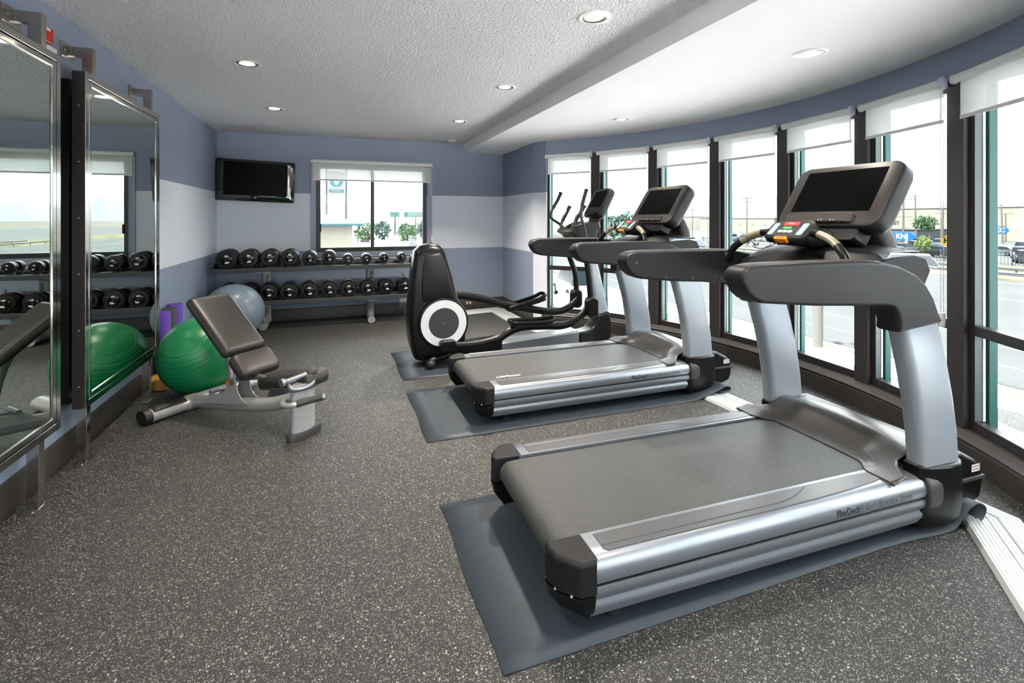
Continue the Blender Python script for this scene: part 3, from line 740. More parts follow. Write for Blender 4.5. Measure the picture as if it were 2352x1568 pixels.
# ------------------------------------------------------------------ elliptical trainer
def elliptical():
    t = thing('elliptical_trainer', 'black and silver elliptical cross trainer with small dark screen', 'elliptical trainer', (0.68, 4.95, 0.004))
    # rear drive tower (side outline, thickness varies)
    out = [(.06, .07), (.10, .05), (.50, .09), (.56, .20), (.575, .42), (.52, .56), (.485, .66), (.43, .90), (.365, 1.12), (.31, 1.185), (.22, 1.20), (.12, 1.18), (.065, 1.13), (.035, .9), (.005, .55), (0, .40), (.02, .2)]
    C_ = Vector((.26, .55)); rg = []
    for y, k in ((-.185, .86), (-.175, .93), (-.14, .985), (-.06, 1), (.06, 1), (.14, .985), (.175, .93), (.185, .86)):
        rg.append([(C_.x+(x-C_.x)*k, y*(1 if z < .75 else 1-.28*(z-.75)/.45), C_.y+(z-C_.y)*k) for x, z in out])
    tw = obj('drive_tower', MB().rings(rg), 'black', t, smooth=45)
    for s in (-1, 1):
        sd = [(.12, .64), (.40, .66), (.44, .66), (.385, .92), (.33, 1.08), (.30, 1.11), (.16, 1.09), (.13, .98), (.115, .8)]
        rg = [[(.26+(x-.26)*k, s*y*(1 if z < .75 else 1-.28*(z-.75)/.45), .86+(z-.86)*k) for x, z in sd] for y, k in ((.172, 1.0), (.186, .97), (.197, .90))]
        obj('side_cowl', MB().rings(rg), 'softblack', tw, smooth=50)
        Mx = at(.325, s*.17, .425) @ rot(-s*PI/2 if s > 0 else PI/2, 'X')
        dk = obj('crank_disc', MB().lathe([(.25, -.02), (.25, .035), (.245, .045), (.238, .048)], Mx, 48), 'black', t, smooth=40)
        obj('disc_ring', MB().lathe([(.226, .047), (.226, .0515), (.15, .0515), (.15, .047)], Mx, 48), 'discsilver', dk)
        obj('disc_hub', MB().lathe([(.149, .047), (.149, .0508), (.0, .0512)], Mx, 48), 'charcoal', dk)
        obj('hub_cap', MB().lathe([(.006, .051), (.006, .054), (0, .055)], Mx, 12), 'silver', dk)
        # crank knuckle, pedal bar, pedal, joint, swing arm
        ph = 1 if s < 0 else -1
        y = s*.245
        if s < 0:
            kn, bar = (.335, .215), [(.335, .205), (.62, .195), (.86, .23), (1.0, .30), (1.15, .335), (1.42, .325), (1.58, .315), (1.72, .345), (1.83, .415), (1.90, .485)]
            pc_, pz, tilt = 1.245, .355, 2
        else:
            kn, bar = (.335, .625), [(.335, .635), (.60, .615), (.86, .56), (1.08, .49), (1.25, .455), (1.50, .40), (1.68, .37), (1.82, .37), (1.94, .42), (2.03, .50)]
            pc_, pz, tilt = 1.37, .475, -13
        k_ = obj('crank_knuckle', MB().prism(rrect(.17, .105, .04, 5, kn[0]+.02, kn[1]), 'y', y-.05, y+.045), 'black', t, bevel=.012)
        obj('pedal_bar', MB().tube(cr([(x, y, z) for x, z in bar], 5), .036, 12, up=(0, 0, 1), flat=(1.15, .75)), 'black', t, smooth=50)
        pm = at(pc_, y, pz) @ rot(R(tilt), 'Y')
        pl = [(-.235, -.055), (-.20, -.08), (.12, -.085), (.215, -.07), (.245, -.03), (.245, .03), (.215, .07), (.12, .085), (-.20, .08), (-.235, .055)]
        pd = obj('pedal', MB().rings([[pm @ Vector((u, v, h)) for u, v in pl] for h in (-.012, .012)]), 'blackmatte', t, bevel=.004)
        rim = cr([(u*1.02, v*1.02, (.03 if u < -.1 else .032) + (.02 if u > .2 else 0)) for u, v in pl+pl[:1]], 3)
        obj('pedal_rim', MB().tube([pm @ Vector(p) for p in rim], .011, 8, up=(0, 0, 1), flat=(2.1, .8)), 'black', pd, smooth=60)
        jx = 1.915 if s < 0 else 2.03
        jz = .50
        yj = y+s*.045
        obj('arm_joint', MB().prism(rrect(.125, .22, .055, 6, jx, jz), 'y', yj-.055, yj+.055), 'black', t, bevel=.02)
        top = [(jx-.0, y+s*.03, .58), (jx-.02, y+s*.03, .8), (1.865 if s < 0 else 1.93, y+s*.03, 1.02), (1.865 if s < 0 else 1.88, y+s*.02, 1.2)]
        sw = obj('swing_arm', MB().tube(cr(top, 5), .034, 12, up=(1, 0, 0), flat=(1.0, .72)), 'black', t, smooth=60)
        if s < 0:
            hb = [(1.865, y+s*.02, 1.18), (1.87, y, 1.27), (1.85, y, 1.36), (1.825, y+.01, 1.45), (1.82, y+.01, 1.52), (1.84, y+.02, 1.60), (1.875, y+.03, 1.70), (1.90, y+.035, 1.765)]
        else:
            hb = [(1.88, y+s*.02, 1.18), (1.87, y, 1.30), (1.80, y, 1.38), (1.70, y+.015, 1.45), (1.69, y+.02, 1.51), (1.73, y+.02, 1.59), (1.78, y+.02, 1.67), (1.82, y+.02, 1.755)]
        hp = cr(hb, 5)
        obj('handle_tube', MB().tube(hp, .0155, 12), 'charcoal', sw, smooth=60)
        obj('hand_grip', MB().tube(hp[24:], [.0205]*(len(hp)-25)+[.027], 12), 'softblack', sw, smooth=60)
    # floor rail
    rl = [(.075, .10), (.06, .125), (-.06, .125), (-.075, .10), (-.075, .045), (.075, .045)]
    rg = [[(x, y*k, z+dz) for y, z in rl] for x, k, dz in ((.80, 1, .0), (1.0, 1, .02), (1.85, 1, .075))]
    obj('floor_rail', MB().rings([[(x, y*1.5, .06 if z < .06 else (.13+.075*(x-.5)/1.3)-(.012 if abs(y) > .07 else 0)) for y, z in rl] for x in (.5, .95, 1.4, 1.86)]), 'silver', t, bevel=.006)
    obj('rail_sleeve', MB().rings([[(x, y*1.68, .05 if z < .06 else (.155+.03*(x-.4)/.6)) for y, z in rl] for x in (.42, .96)]), 'black', t, bevel=.008)
    # front boot and upright
    bt = [(1.86, .055), (2.26, .055), (2.28, .10), (2.278, .30), (2.262, .40), (2.11, .365), (2.10, .31), (2.075, .25), (2.03, .21), (1.95, .19), (1.86, .185)]
    obj('front_boot', MB().prism(bt, 'y', -.10, .10), 'black', t, bevel=.025)
    obj('front_stabiliser', MB().tube([(2.2, -.27, .035), (2.2, .27, .035)], .03, 14), 'black', t)
    rs = obj('rear_stabiliser', MB().tube([(.19, -.24, .055), (.19, .24, .055)], .034, 14), 'black', t)
    for s in (-1, 1):
        obj('end_cap', MB().sphere((.19, s*.25, .048), .046, (1.0, 1.0, .95), 16), 'rub', rs)
        obj('tower_strut', MB().tube([(.42, s*.13, .10), (.19, s*.20, .06)], .035, 10), 'black', rs)
    rg = []
    for x, z, hw, hy in ((2.185, .36, .083, .075), (2.15, .55, .08, .072), (2.10, .80, .07, .066), (2.06, 1.0, .058, .06), (2.03, 1.2, .05, .055)):
        rg.append([(x+u, v, z+u*.22) for u, v in rrect(2*hw, 2*hy, .04, 5)])
    obj('upright', MB().rings(rg), 'silverw', t, smooth=60)
    # console mast, tray, pulse bars, screen
    obj('swing_pivot', MB().tube([(1.90, -.25, 1.19), (1.90, .25, 1.19)], .045, 18), 'black', t)
    rg = []
    for x, z, a_, b_ in ((2.03, 1.14, .16, .14), (2.06, 1.25, .13, .16), (2.10, 1.38, .11, .16), (2.14, 1.50, .10, .16)):
        rg.append([(x+u, v, z+u*.3) for u, v in rrect(a_, b_, .04, 4)])
    obj('console_mast', MB().rings(rg), 'blackmatte', t, smooth=50)
    tr = [(1.70, 1.30), (1.72, 1.335), (1.95, 1.40), (2.10, 1.42), (2.12, 1.36), (2.0, 1.24), (1.80, 1.24)]
    rg = []
    for y, k in ((-.17, .84), (-.14, .97), (-.05, 1), (.05, 1), (.14, .97), (.17, .84)):
        rg.append([(1.93+(x-1.93)*k, y, 1.32+(z-1.32)*k) for x, z in tr])
    ty = obj('accessory_tray', MB().rings(rg), 'softblack', t, smooth=45)
    obj('cup_well', MB().tube(cr([(1.74, -.08, 1.355), (1.80, -.12, 1.38), (1.90, -.08, 1.41), (1.86, 0, 1.40), (1.76, 0, 1.36), (1.74, -.08, 1.355)], 5), .009, 8), 'black', ty)
    for s, dy in ((-1, -.02), (1, .0)):
        hb = [(1.86, s*.11, 1.23), (1.80, s*.13, 1.25), (1.765, s*.14+dy, 1.32), (1.77, s*.15+dy, 1.39), (1.80, s*.155+dy, 1.45), (1.85, s*.165+dy, 1.53), (1.885, s*.17+dy, 1.59)]
        hp = cr(hb, 5)
        fb = obj('pulse_bar', MB().tube(hp, .0155, 12), 'charcoal', t, smooth=60)
        obj('pulse_grip', MB().tube(hp[18:], [.021]*(len(hp)-19)+[.027], 12), 'softblack', fb, smooth=60)
        obj('pulse_sensor', MB().tube(hp[22:27], .0222, 12, flat=(1, .8)), 'sensor', fb, smooth=60)
    tq = at(2.145, 0, 1.635) @ rot(R(-62), 'Y')
    def q(u, v, n_): return tq @ Vector((u, v, n_))
    rg = []
    for n_, k in ((.0, .96), (-.008, .99), (-.02, 1), (-.055, 1), (-.075, .95), (-.09, .8)):
        rg.append([q(u*k, v*k, n_) for u, v in rrect(.37, .36, .055, 6, 0, 0)])
    hd = obj('screen_housing', MB().rings(rg), 'softblack', t, smooth=50)
    obj('screen', MB().rings([[q(u, v, n_) for u, v in rrect(.20, .255, .004, 2, .045, 0)] for n_ in (.0, .003)]), 'screen', hd)
    obj('tray_lip', MB().rings([[q(u, v, n_) for u, v in rrect(.04, .24, .015, 4, -.15, .01)] for n_ in (-.01, .02)]), 'black', hd, bevel=.003)
    m = MB()
    for v, l in ((.07, .05), (.0, .04)): m.rings([[q(u, w_, n_) for u, w_ in rrect(.004, l, .001, 1, -.085, v)] for n_ in (-.001, .001)])
    obj('housing_marking', m, 'grey_ink', hd)
    obj('headphone_cable', MB().tube(cr([q(-.17, .05, 0), (1.93, .07, 1.49), (1.90, .05, 1.44), (1.95, .0, 1.42), (1.96, -.03, 1.47), q(-.17, -.02, 0)], 6), .003, 6), 'black', t)
    obj('power_cable', MB().tube(cr([(2.28, -.05, .06), (2.36, -.1, .02), (2.40, -.25, .012), (2.33, -.4, .03), (2.30, -.55, .035)], 6), .006, 8), 'black', t)
elliptical()

# ------------------------------------------------------------------ adjustable bench
def bench():
    J = Vector((-1.03, 4.35)); u = Vector((.71, -.704)).normalized(); wv = Vector((-u.y, u.x))
    a = math.atan2(u.y, u.x)
    t = thing('adjustable_bench', 'silver adjustable weight bench with brown black vinyl pads in front of green ball', 'weight bench', (J.x, J.y, 0), a)
    # local: x towards the pedestal, y to the far right
    fr = obj('rear_foot_tube', MB().tube([(0, -.305, .055), (0, .52, .055)], .05, 20, up=(0, 0, 1), flat=(1, 1.25)), 'benchsilver', t, smooth=50)
    obj('tube_cap', MB().tube([(0, -.345, .055), (0, -.30, .055)], [.049, .054], 20, up=(0, 0, 1), flat=(1, 1.25)), 'rub', fr)
    P = []
    for k in range(9):
        g = R(-52+104*k/8); P.append([(.0+.066*math.sin(g), y, .055+.0535*math.cos(g)) for y in (-.29, -.24, -.1, -.06)])
    obj('grip_pad', MB().grid(P), 'rub', fr, solid=.004)
    obj('tube_clamp', MB().tube([(0, -.035, .055), (0, .035, .055)], .056, 20, up=(0, 0, 1), flat=(1, 1.25)), 'benchsilver', fr)
    # spine beam rising to the pedestal
    sp = cr([(.03, 0, .07), (.25, 0, .09), (.55, 0, .125), (.85, 0, .17), (1.12, 0, .25)], 5)
    obj('spine_beam', MB().tube(sp, .046, 16, up=(0, 0, 1), flat=(1.05, .82)), 'benchsilver', t, smooth=60)
    # pedestal with oval column and foot
    ov = [(1.15+.045*math.cos(2*PI*k/28), .02+.092*math.sin(2*PI*k/28)) for k in range(28)]
    pd = obj('pedestal', MB().rings([[(x, y, z) for x, y in ov] for z in (.03, .355)]), 'benchsilver', t, smooth=50)
    fo = [(1.15+.062*math.cos(2*PI*k/28), .03+.135*math.sin(2*PI*k/28)) for k in range(28)]
    obj('pedestal_foot', MB().rings([[(1.15+(x-1.15)*k, .03+(y-.03)*k, z) for x, y in fo] for z, k in ((.001, 1), (.035, 1), (.05, .93))]), 'charcoal', t, smooth=50)
    # collar ring with pop-pin
    co = [(1.15+.062*math.cos(R(-205+230*k/20)), .02+.108*math.sin(R(-205+230*k/20))) for k in range(21)]
    obj('collar', MB().rings([[(x, y, .325), (x, y, .375+.025*math.sin(k_*.31+.0))] for k_, (x, y) in enumerate(co)], False, False), 'silver', pd, solid=.012)
    pn = obj('pull_pin', MB().tube([(1.13, -.10, .395), (1.15, .06, .405)], .017, 14), 'silver', pd)
    obj('pin_knob', MB().sphere((1.16, .085, .408), .033, (1, 1.35, .9), 18), 'charcoal', pn)
    obj('pin_collar', MB().tube([(1.12, -.13, .392), (1.125, -.105, .393)], .027, 16), 'silver', pn)
    # handle on the near side
    hd = cr([(1.06, -.05, .25), (1.12, -.11, .245), (1.20, -.10, .255), (1.24, -.03, .262), (1.29, .05, .27)], 5)
    h_ = obj('drag_handle', MB().tube(hd, .017, 14), 'benchsilver', t, smooth=60)
    obj('handle_sleeve', MB().tube(hd[11:], .0205, 14), 'charcoal', h_, smooth=60)
    obj('handle_end', MB().tube([hd[-1], hd[-1]+(hd[-1]-hd[-2]).normalized()*.018], .021, 14), 'silver', h_)
    # gusset plates
    gs = [(.20, .10), (.28, .17), (.45, .205), (.505, .31), (.55, .335), (.58, .31), (.60, .235), (.64, .19), (.70, .165), (.5, .13)]
    for s in (-1, 1):
        obj('gusset_plate', MB().prism(gs, 'y', s*.05-.004, s*.05+.004), 'benchsilver', t, bevel=.002)
    for x, z in ((.335, .20), (.555, .305)): obj('pivot_bolt', MB().tube([(x, -.075, z), (x, .075, z)], .016, 14), 'silver', t)
    obj('warning_decal', MB().box((.50, -.0555, .285), (.035, .001, .03)), 'warnorange', t)
    # pads: local frame of each pad: x along, y across, z out of the face
    def pad(name, c, tilt, L, W_, T, tw=1., r=.03):
        Mx = at(*c) @ rot(R(-tilt), 'Y')
        rg = []
        for z, ins in ((-T, .022), (-T+.006, .008), (-T+.02, 0), (-T*.5, -.002), (-.032, 0), (-.018, .005), (-.008, .013), (-.002, .025), (.0, .042), (.002, .07)):
            row = []
            for x, y in rrect(L-2*ins, W_-2*ins, max(.008, r-ins*.6), 6):
                row.append(Mx @ Vector((x, y*(1+(tw-1)*(x/L+.5)), z)))
            rg.append(row)
        obj(name, MB().rings(rg), 'vinyl', t, smooth=70)
        return Mx
    pad('back_pad', (.322, .075, .693), -39.5, .57, .33, .08)
    pad('middle_pad', (.64, .075, .440), -40, .20, .315, .085, 1., .04)
    pad('seat_pad', (.945, .115, .375), 10, .50, .22, .095, .9, .04)
    # supports under the pads
    sup = obj('back_support', MB().tube([(.44, .03, .20), (.40, .03, .40), (.36, .03, .545)], .026, 14, flat=(1.2, .9)), 'benchsilver', t)
    obj('adjust_tube', MB().tube([(.40, .03, .40), (.29, .04, .64)], .018, 12), 'silver', sup)
    obj('pad_rail', MB().tube([(.56, .04, .30), (.70, .04, .33), (.95, .03, .31)], .02, 12), 'silver', t)
    obj('seat_bracket', MB().prism([(.82, .20), (.86, .28), (1.0, .30), (1.02, .25), (.96, .22)], 'y', .0, .05), 'rack', t, bevel=.004)
bench()

# ------------------------------------------------------------------ exercise balls
def ball(name, label, c, r, tilt, mt, nr):
    """sphere with thin raised rings round one axis"""
    prof = []
    n = 220; edges = [(-.80+1.6*k/nr) for k in range(nr+1)]
    for i in range(n+1):
        a = -PI/2+PI*i/n; h = math.sin(a)
        d = min(abs(h-e) for e in edges)
        k = 1-.008*max(0, 1-d/.013)
        prof.append((max(1e-5, r*math.cos(a)*k), r*math.sin(a)*k))
    o = obj(name, MB().lathe(prof, Euler(tilt).to_matrix().to_4x4(), 72, True), mt, None, smooth=180)
    o.location = c
    return tag(o, label, 'exercise ball', 'exercise balls')
ball('exercise_ball', 'green ridged exercise ball behind the weight bench', (-1.045, 4.72, .3165), .315, (R(28), R(-18), 0), 'green', 13)
ball('exercise_ball', 'pale blue grey exercise ball in corner by dumbbell rack', (-1.135, 6.64, .3355), .334, (R(-20), R(62), R(20)), 'bluegrey', 13)

# ------------------------------------------------------------------ rolled yoga mats and box
def yoga_roll(label, x, y, h, r, mt, a0):
    m = MB(); P = []; n = 90; turns = 4.2
    for i in range(n+1):
        f = i/n; a = a0+2*PI*turns*f; rr = .012+(r-.012)*f
        P.append((x+rr*math.cos(a), y+rr*math.sin(a)))
    m.rings([[(px, py, z) for px, py in P] for z in (.002, h)], False, False)
    o = obj('rolled_yoga_mat', m, mt, None, smooth=60, solid=.0052)
    return tag(o, label, 'yoga mat', 'rolled yoga mats')
yoga_roll('front purple rolled yoga mat standing beside mirror', -1.447, 5.18, .62, .064, 'purple', 1.2)
yoga_roll('dark grey rolled yoga mat standing between two purple ones', -1.445, 5.345, .625, .062, 'greyfoam', .5)
yoga_roll('rear purple rolled yoga mat, tallest, nearest the back wall', -1.438, 5.51, .635, .066, 'purple', 2.2)
b = obj('carton', MB().box((-1.41, 5.0, .045), (.16, .22, .085)), 'carton', None, bevel=.004)
tag(b, 'small ochre carton on floor between mirror leg and green ball', 'box')

# ------------------------------------------------------------------ framed wall mirrors
XM = -1.38
def mirror(label, y0, y1, z0, z1, legs, brks, wall_shade):
    t = thing('framed_mirror', label, 'mirror', (XM, (y0+y1)/2, 0), 0, 'chrome framed wall mirrors')
    h = (y1-y0)/2
    m = MB()
    def bar(ya, yb, za, zb): m.box((-.03, (ya+yb)/2, (za+zb)/2), (.066, yb-ya, zb-za))
    b = .04
    bar(-h, -h+b, z0, z1); bar(h-b, h, z0, z1); bar(-h+b, h-b, z0, z0+b); bar(-h+b, h-b, z1-b, z1)
    fr = obj('frame', m, 'chrome', t, bevel=.003)
    m = MB()
    def lip(ya, yb, za, zb): m.box((-.004, (ya+yb)/2, (za+zb)/2), (.016, yb-ya, zb-za))
    i = b+.006; lw = .03
    lip(-h+i, -h+i+lw, z0+i, z1-i); lip(h-i-lw, h-i, z0+i, z1-i); lip(-h+i+lw, h-i-lw, z0+i, z0+i+lw); lip(-h+i+lw, h-i-lw, z1-i-lw, z1-i)
    obj('inner_lip', m, 'chrome', fr, bevel=.004)
    obj('glass', MB().box((-.006, 0, (z0+z1)/2), (.006, 2*h-2*b-.06, z1-z0-2*b-.06)), 'mirror', t, smooth=None)
    obj('shade_panel', MB().box((-.105, 0, (z0+z1)/2-.01), (.05, 2*h-.03, z1-z0-.08)), 'black', t)  # black sheet standing in for the mirror's shadow on the wall
    m = MB()
    for z in [z0+.13+k*.33 for k in range(6)]: m.sphere((-.03, -h-.0012, z), .005, (1, .5, 1), 10)
    obj('frame_screw', m, 'silver', t)
    obj('side_panel', MB().box((-.03, -h-.0006, (z0+z1)/2), (.062, .001, z1-z0-.004)), 'darkside', fr, smooth=None)
    for y in legs:
        y -= (y0+y1)/2
        lg = obj('leg', MB().box((-.03, y, z0/2+.002), (.05, .05, z0)), 'chrome', t, bevel=.002)
        obj('foot_plate', MB().box((-.03, y, .004), (.06, .14, .006)), 'brushed', lg, bevel=.001)
        k = MB()
        for d in (-.05, .05): k.lathe([(.008, .007), (.008, .011), (0, .012)], at(-.02, y+d, 0), 10)
        obj('plate_bolt', k, 'chrome', lg)
    for y in brks:
        y -= (y0+y1)/2
        zt = z1+.165
        br = obj('wall_bracket', MB().prism([(-.13, zt-.055), (-.13, zt), (-.0, zt), (-.0, z1), (-.055, z1), (-.055, zt-.055)], 'y', y-.022, y+.022), 'brushed', t, bevel=.002)
        obj('wall_plate', MB().box((-.131, y, zt-.03), (.008, .16, .09)), 'brushed', br, bevel=.001)
        k = MB()
        for d, e_ in ((-.045, .0), (-.035, -.03)): k.sphere((-.124, y+d, zt-.03+e_), .007, (1, 1, 1), 8)
        obj('plate_screw', k, 'chrome', br)
    return t
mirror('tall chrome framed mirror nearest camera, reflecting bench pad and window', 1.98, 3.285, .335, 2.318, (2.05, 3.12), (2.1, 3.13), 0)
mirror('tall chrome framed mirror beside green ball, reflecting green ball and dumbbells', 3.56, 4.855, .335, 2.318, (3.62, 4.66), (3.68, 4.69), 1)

t = thing('fire_alarm_strobe', 'red fire alarm strobe with clear lens on upper left wall', 'fire alarm', (XL, 3.39, 2.44))
obj('body', MB().box((.02, 0, .02), (.04, .11, .085)), 'red', t, bevel=.006)
obj('lens', MB().prism([(.005, -.10), (.055, -.085), (.06, -.045), (.005, -.038)], 'y', -.05, .05), 'lens', t, bevel=.006)
FE = Matrix(((0, 0, 1, 0), (1, 0, 0, 0), (0, 1, 0, 0), (0, 0, 0, 1)))            # text plane facing +X
obj('lettering', MB().text('FIRE', .022, at(.0404, 0, .047) @ FE, .0003, 0, 'CENTER', .001), 'white_ink', t)
def outlet(label, loc, Mx, mt):
    t = thing('wall_outlet', label, 'outlet', loc)
    obj('plate', MB().rings([[Mx @ Vector((x, y, z)) for x, y in rrect(.075, .12, .008)] for z in (0, .006)]), mt, t, bevel=.0015)
    m = MB()
    for y in (-.025, .025): m.rings([[Mx @ Vector((a, b, z)) for a, b in rrect(.034, .028, .01, 4, 0, y)] for z in (.006, .008)])
    obj('socket', m, 'white' if mt != 'white' else 'btngrey', t)
outlet('brushed outlet plate low on left wall in gap between the mirrors', (XL, 3.40, .44), FE, 'brushed')
outlet('dark outlet plate on back baseboard behind elliptical trainer', (2.03, YB-.017, .10), FACE_S @ rot(PI/2, 'Z'), 'outlet')

# ------------------------------------------------------------------ wall television
t = thing('wall_television', 'glossy black wall mounted television in back left corner', 'television', (-1.02, 7.545, 1.972))
tvM = rot(R(2.2), 'Y') @ rot(R(3), 'X')
TW, TH_ = .972, .562
def tv(x, y, z): return tvM @ Vector((x, y, z))
b = obj('housing', MB().rings([[tv(x*k, y, z*k) for x, z in rrect(TW, TH_, .02, 4)] for y, k in ((0, .99), (.012, 1), (.05, 1), (.10, .8))]), 'black', t, smooth=50)
# curved gloss frame: bows forward between edge and screen
fo = rrect(TW, TH_, .02, 4); n_ = len(fo)
rg = []
for k, y in ((1.0, 0), (.93, -.018), (.86, -.02)):
    rg.append([tv(x*(k if k > .9 else k-.06+.01), y, z*(k if k > .9 else k-.05+.0)+(.022 if k < .9 else (.008 if k < 1 else 0))) for x, z in fo])
rg.append([tv(x*.80, -.006, z*.80+.022) for x, z in fo])
obj('gloss_frame', MB().rings(rg, True, False), 'piano', b, smooth=60)
obj('screen', MB().rings([[tv(x, y, z) for x, z in rrect(TW*.805, TH_*.805, .004, 2, 0, .022)] for y in (-.003, -.009)]), 'tvscreen', b)
obj('badge', MB().lathe([(.016, 0), (.016, .003), (.010, .003), (.010, 0)], at(*tv(0, -.0185, -.232)) @ rot(PI/2, 'X'), 28), 'silver', b)
obj('wall_mount', MB().box((0, .113, 0), (.30, .03, .24)), 'black', t, bevel=.01)

# ------------------------------------------------------------------ dumbbell rack and dumbbells
t = thing('dumbbell_rack', 'two tier dark grey dumbbell rack with silver posts under back window', 'dumbbell rack', (-.19, 7.3, 0))
X0, X1 = -1.44+.19, 1.06+.19
YF1 = 7.02-7.3
TIER = [('top_tray', .80, .0), ('bottom_tray', .375, -.0)]
for nm, z, dy in TIER:
    pr = [(-.31, z-.035), (-.31, z+.02), (-.30, z+.024), (-.292, z+.003), (.03, z+.003), (.045, z+.05), (.06, z+.085), (.095, z+.09), (.095, z+.05), (.05, z-.01), (-.28, z-.035)]
    tr = obj(nm, MB().rings([[(x, y+dy, zz) for y, zz in pr] for x in (X0, X1)]), 'rack', t, smooth=30, bevel=.004)
    obj('tray_end', MB().prism([(-.30, z-.035), (.10, z+.01), (.10, z+.13), (.05, z+.13), (-.30, z+.035)], 'x', X1-.006, X1+.006), 'rack', tr)
    obj('tray_end', MB().prism([(-.30, z-.035), (.10, z+.01), (.10, z+.13), (.05, z+.13), (-.30, z+.035)], 'x', X0-.006, X0+.006), 'rack', tr)
for px in (-.873+.19, .481+.19):
    po = obj('post', MB().rings([[(px+x, y, z) for x, y in rrect(.115, .09, .03, 4, 0, yo)] for z, yo in ((.06, .12), (.35, .11), (.60, .105), (.79, .10))]), 'rackpost', t, smooth=50)
    for z in (.775, .345):
        obj('post_flange', MB().box((px, -.12, z-.014), (.19, .36, .010)), 'rackpost', po, bevel=.002)
    ft = cr([(px, .25, .045), (px, .10, .05), (px, -.06, .055), (px, -.14, .05), (px, -.24, .045)], 4)
    obj('foot', MB().tube(ft, .045, 14, up=(0, 0, 1), flat=(.9, 1.15)), 'rackpost', po, smooth=50)
    obj('foot_arc', MB().tube(cr([(px+.0, -.12, .05), (px, -.05, .16), (px, .05, .26), (px, .08, .325)], 4), .042, 14, up=(1, 0, 0), flat=(1.1, .6)), 'rackpost', po, smooth=50)
    obj('post_lettering', MB().text('fitness', .07, at(px+.01, .058, .64) @ FACE_S @ rot(R(90), 'Z'), .0004, .25, 'CENTER', .0015), 'dark_ink', po)
top = [(-1.285, .938, .124, '50'), (-1.036, .942, .117, '50'), (-.793, .947, .110, '20'), (-.556, .946, .108, '20'), (-.313, .930, .092, '15'), (-.071, .933, .091, '15'), (.171, .904, .068, '10'), (.413, .904, .069, '10'), (.651, .910, .061, '5'), (.895, .914, .058, '5')]
bot = [(-1.277, .513, .110, ''), (-1.043, .506, .111, ''), (-.804, .500, .111, '45'), (-.563, .493, .114, '45'), (-.316, .497, .115, '40'), (-.065, .500, .111, '40'), (.180, .501, .110, '35'), (.432, .502, .107, '35'), (.681, .510, .106, '30'), (.935, .508, .105, '30')]
def dumbbell(label, x, z, r, wt, group):
    L = .30 if r > .1 else (.27 if r > .08 else .235)
    t = thing('dumbbell', label, 'dumbbell', (x, 7.02, z), 0, group)
    hl = L*.36
    for y0, s in ((0, 1), (L, -1)):
        Mx = at(0, y0, 0) @ rot(-s*PI/2, 'X')        # local z runs into the head
        k = r
        hd = obj('head', MB().lathe([(k*.62, .004), (k*.90, .006), (k*.975, .016), (k, .03), (k, hl*.45), (k*.985, hl*.5), (k, hl*.55), (k*.995, hl*.85), (k*.94, hl), (k*.3, hl)], Mx, 40), 'rubhi', t, smooth=35)
        obj('end_cap', MB().lathe([(k*.60, .006), (k*.60, -.004), (k*.54, -.008), (k*.17, -.009), (k*.15, -.006), (0.0, -.006)], Mx, 36), 'dbface', hd, smooth=35)
        if r < .1:
            obj('chrome_band', MB().lathe([(k*.985, .015), (k*1.006, .018), (k*1.006, .024), (k*1.0, .027)], Mx, 40, False), 'silver', hd)
        if s > 0:
            obj('centre_bolt', MB().lathe([(k*.12, -.0062), (k*.12, -.0085), (0, -.0095)], Mx, 16), 'charcoal', hd)
            a = [(k*.44*math.cos(R(20+8*i)), -.0092, k*.44*math.sin(R(20+8*i))) for i in range(9)]
            obj('red_arc', MB().tube(a, .0035 if r > .08 else .0025, 5), 'ringred', hd)
            if wt:
                m = MB().text('IG', .27*k, at(0, -.0092, k*.33) @ FACE_S, .0006, .35, 'CENTER', .0016*k/.1, 1.25)
                m.text(wt, .28*k, at(k*.05, -.0092, -k*.34) @ FACE_S, .0006, .35, 'CENTER', .0016*k/.1, 1.35)
                obj('weight_lettering', m, 'white_ink', hd)
    obj('handle', MB().tube([(0, hl-.01, 0), (0, L*.42, 0), (0, L*.5, 0), (0, L*.58, 0), (0, L-hl+.01, 0)], [.0145, .016, .0175, .016, .0145], 16), 'chrome', t)
    return t
PL = ['first', 'second', 'third', 'fourth', 'fifth', 'sixth', 'seventh', 'eighth', 'ninth', 'tenth']
for k, (x, z, r, wt) in enumerate(top):
    first = k % 2 == 0
    lab = 'black dumbbell marked %s on top tier, %s one from left wall' % (wt, PL[k])
    dumbbell(lab, x, z, r, wt, 'dumbbells on the top tier')
for k, (x, z, r, wt) in enumerate(bot):
    lab = ('black dumbbell mostly hidden behind pale blue ball, %s one on bottom tier' % PL[k]) if not wt else 'black dumbbell marked %s on bottom tier, %s one from left wall' % (wt, PL[k])
    dumbbell(lab, x, z, r, wt, 'dumbbells on the bottom tier')
rk = bpy.data.objects['dumbbell_rack']
for k, (x, z, r, wt) in enumerate(top+bot):
    for y in (-.235, -.06):
        w_ = max(r*.62, .05)
        P = []
        for i in range(9):
            a = R(-90-48+96*i/8); P.append([(x+.19+(r+.006)*math.cos(a), y+d, z+(r+.006)*math.sin(a)) for d in (-.022, .022)])
        P[0] = [(p[0]-.008, p[1], p[2]+.004) for p in P[0]]; P[-1] = [(p[0]+.008, p[1], p[2]+.004) for p in P[-1]]
        o = obj('saddle', MB().grid(P), 'rack', rk, solid=.006)
        zt = (.80 if k < 10 else .375)+.003; zb = z-r-.0085
        if zb-zt > .012: obj('saddle_block', MB().box((x+.19, y, (zt+zb)/2), (.05, .04, zb-zt)), 'rack', rk)

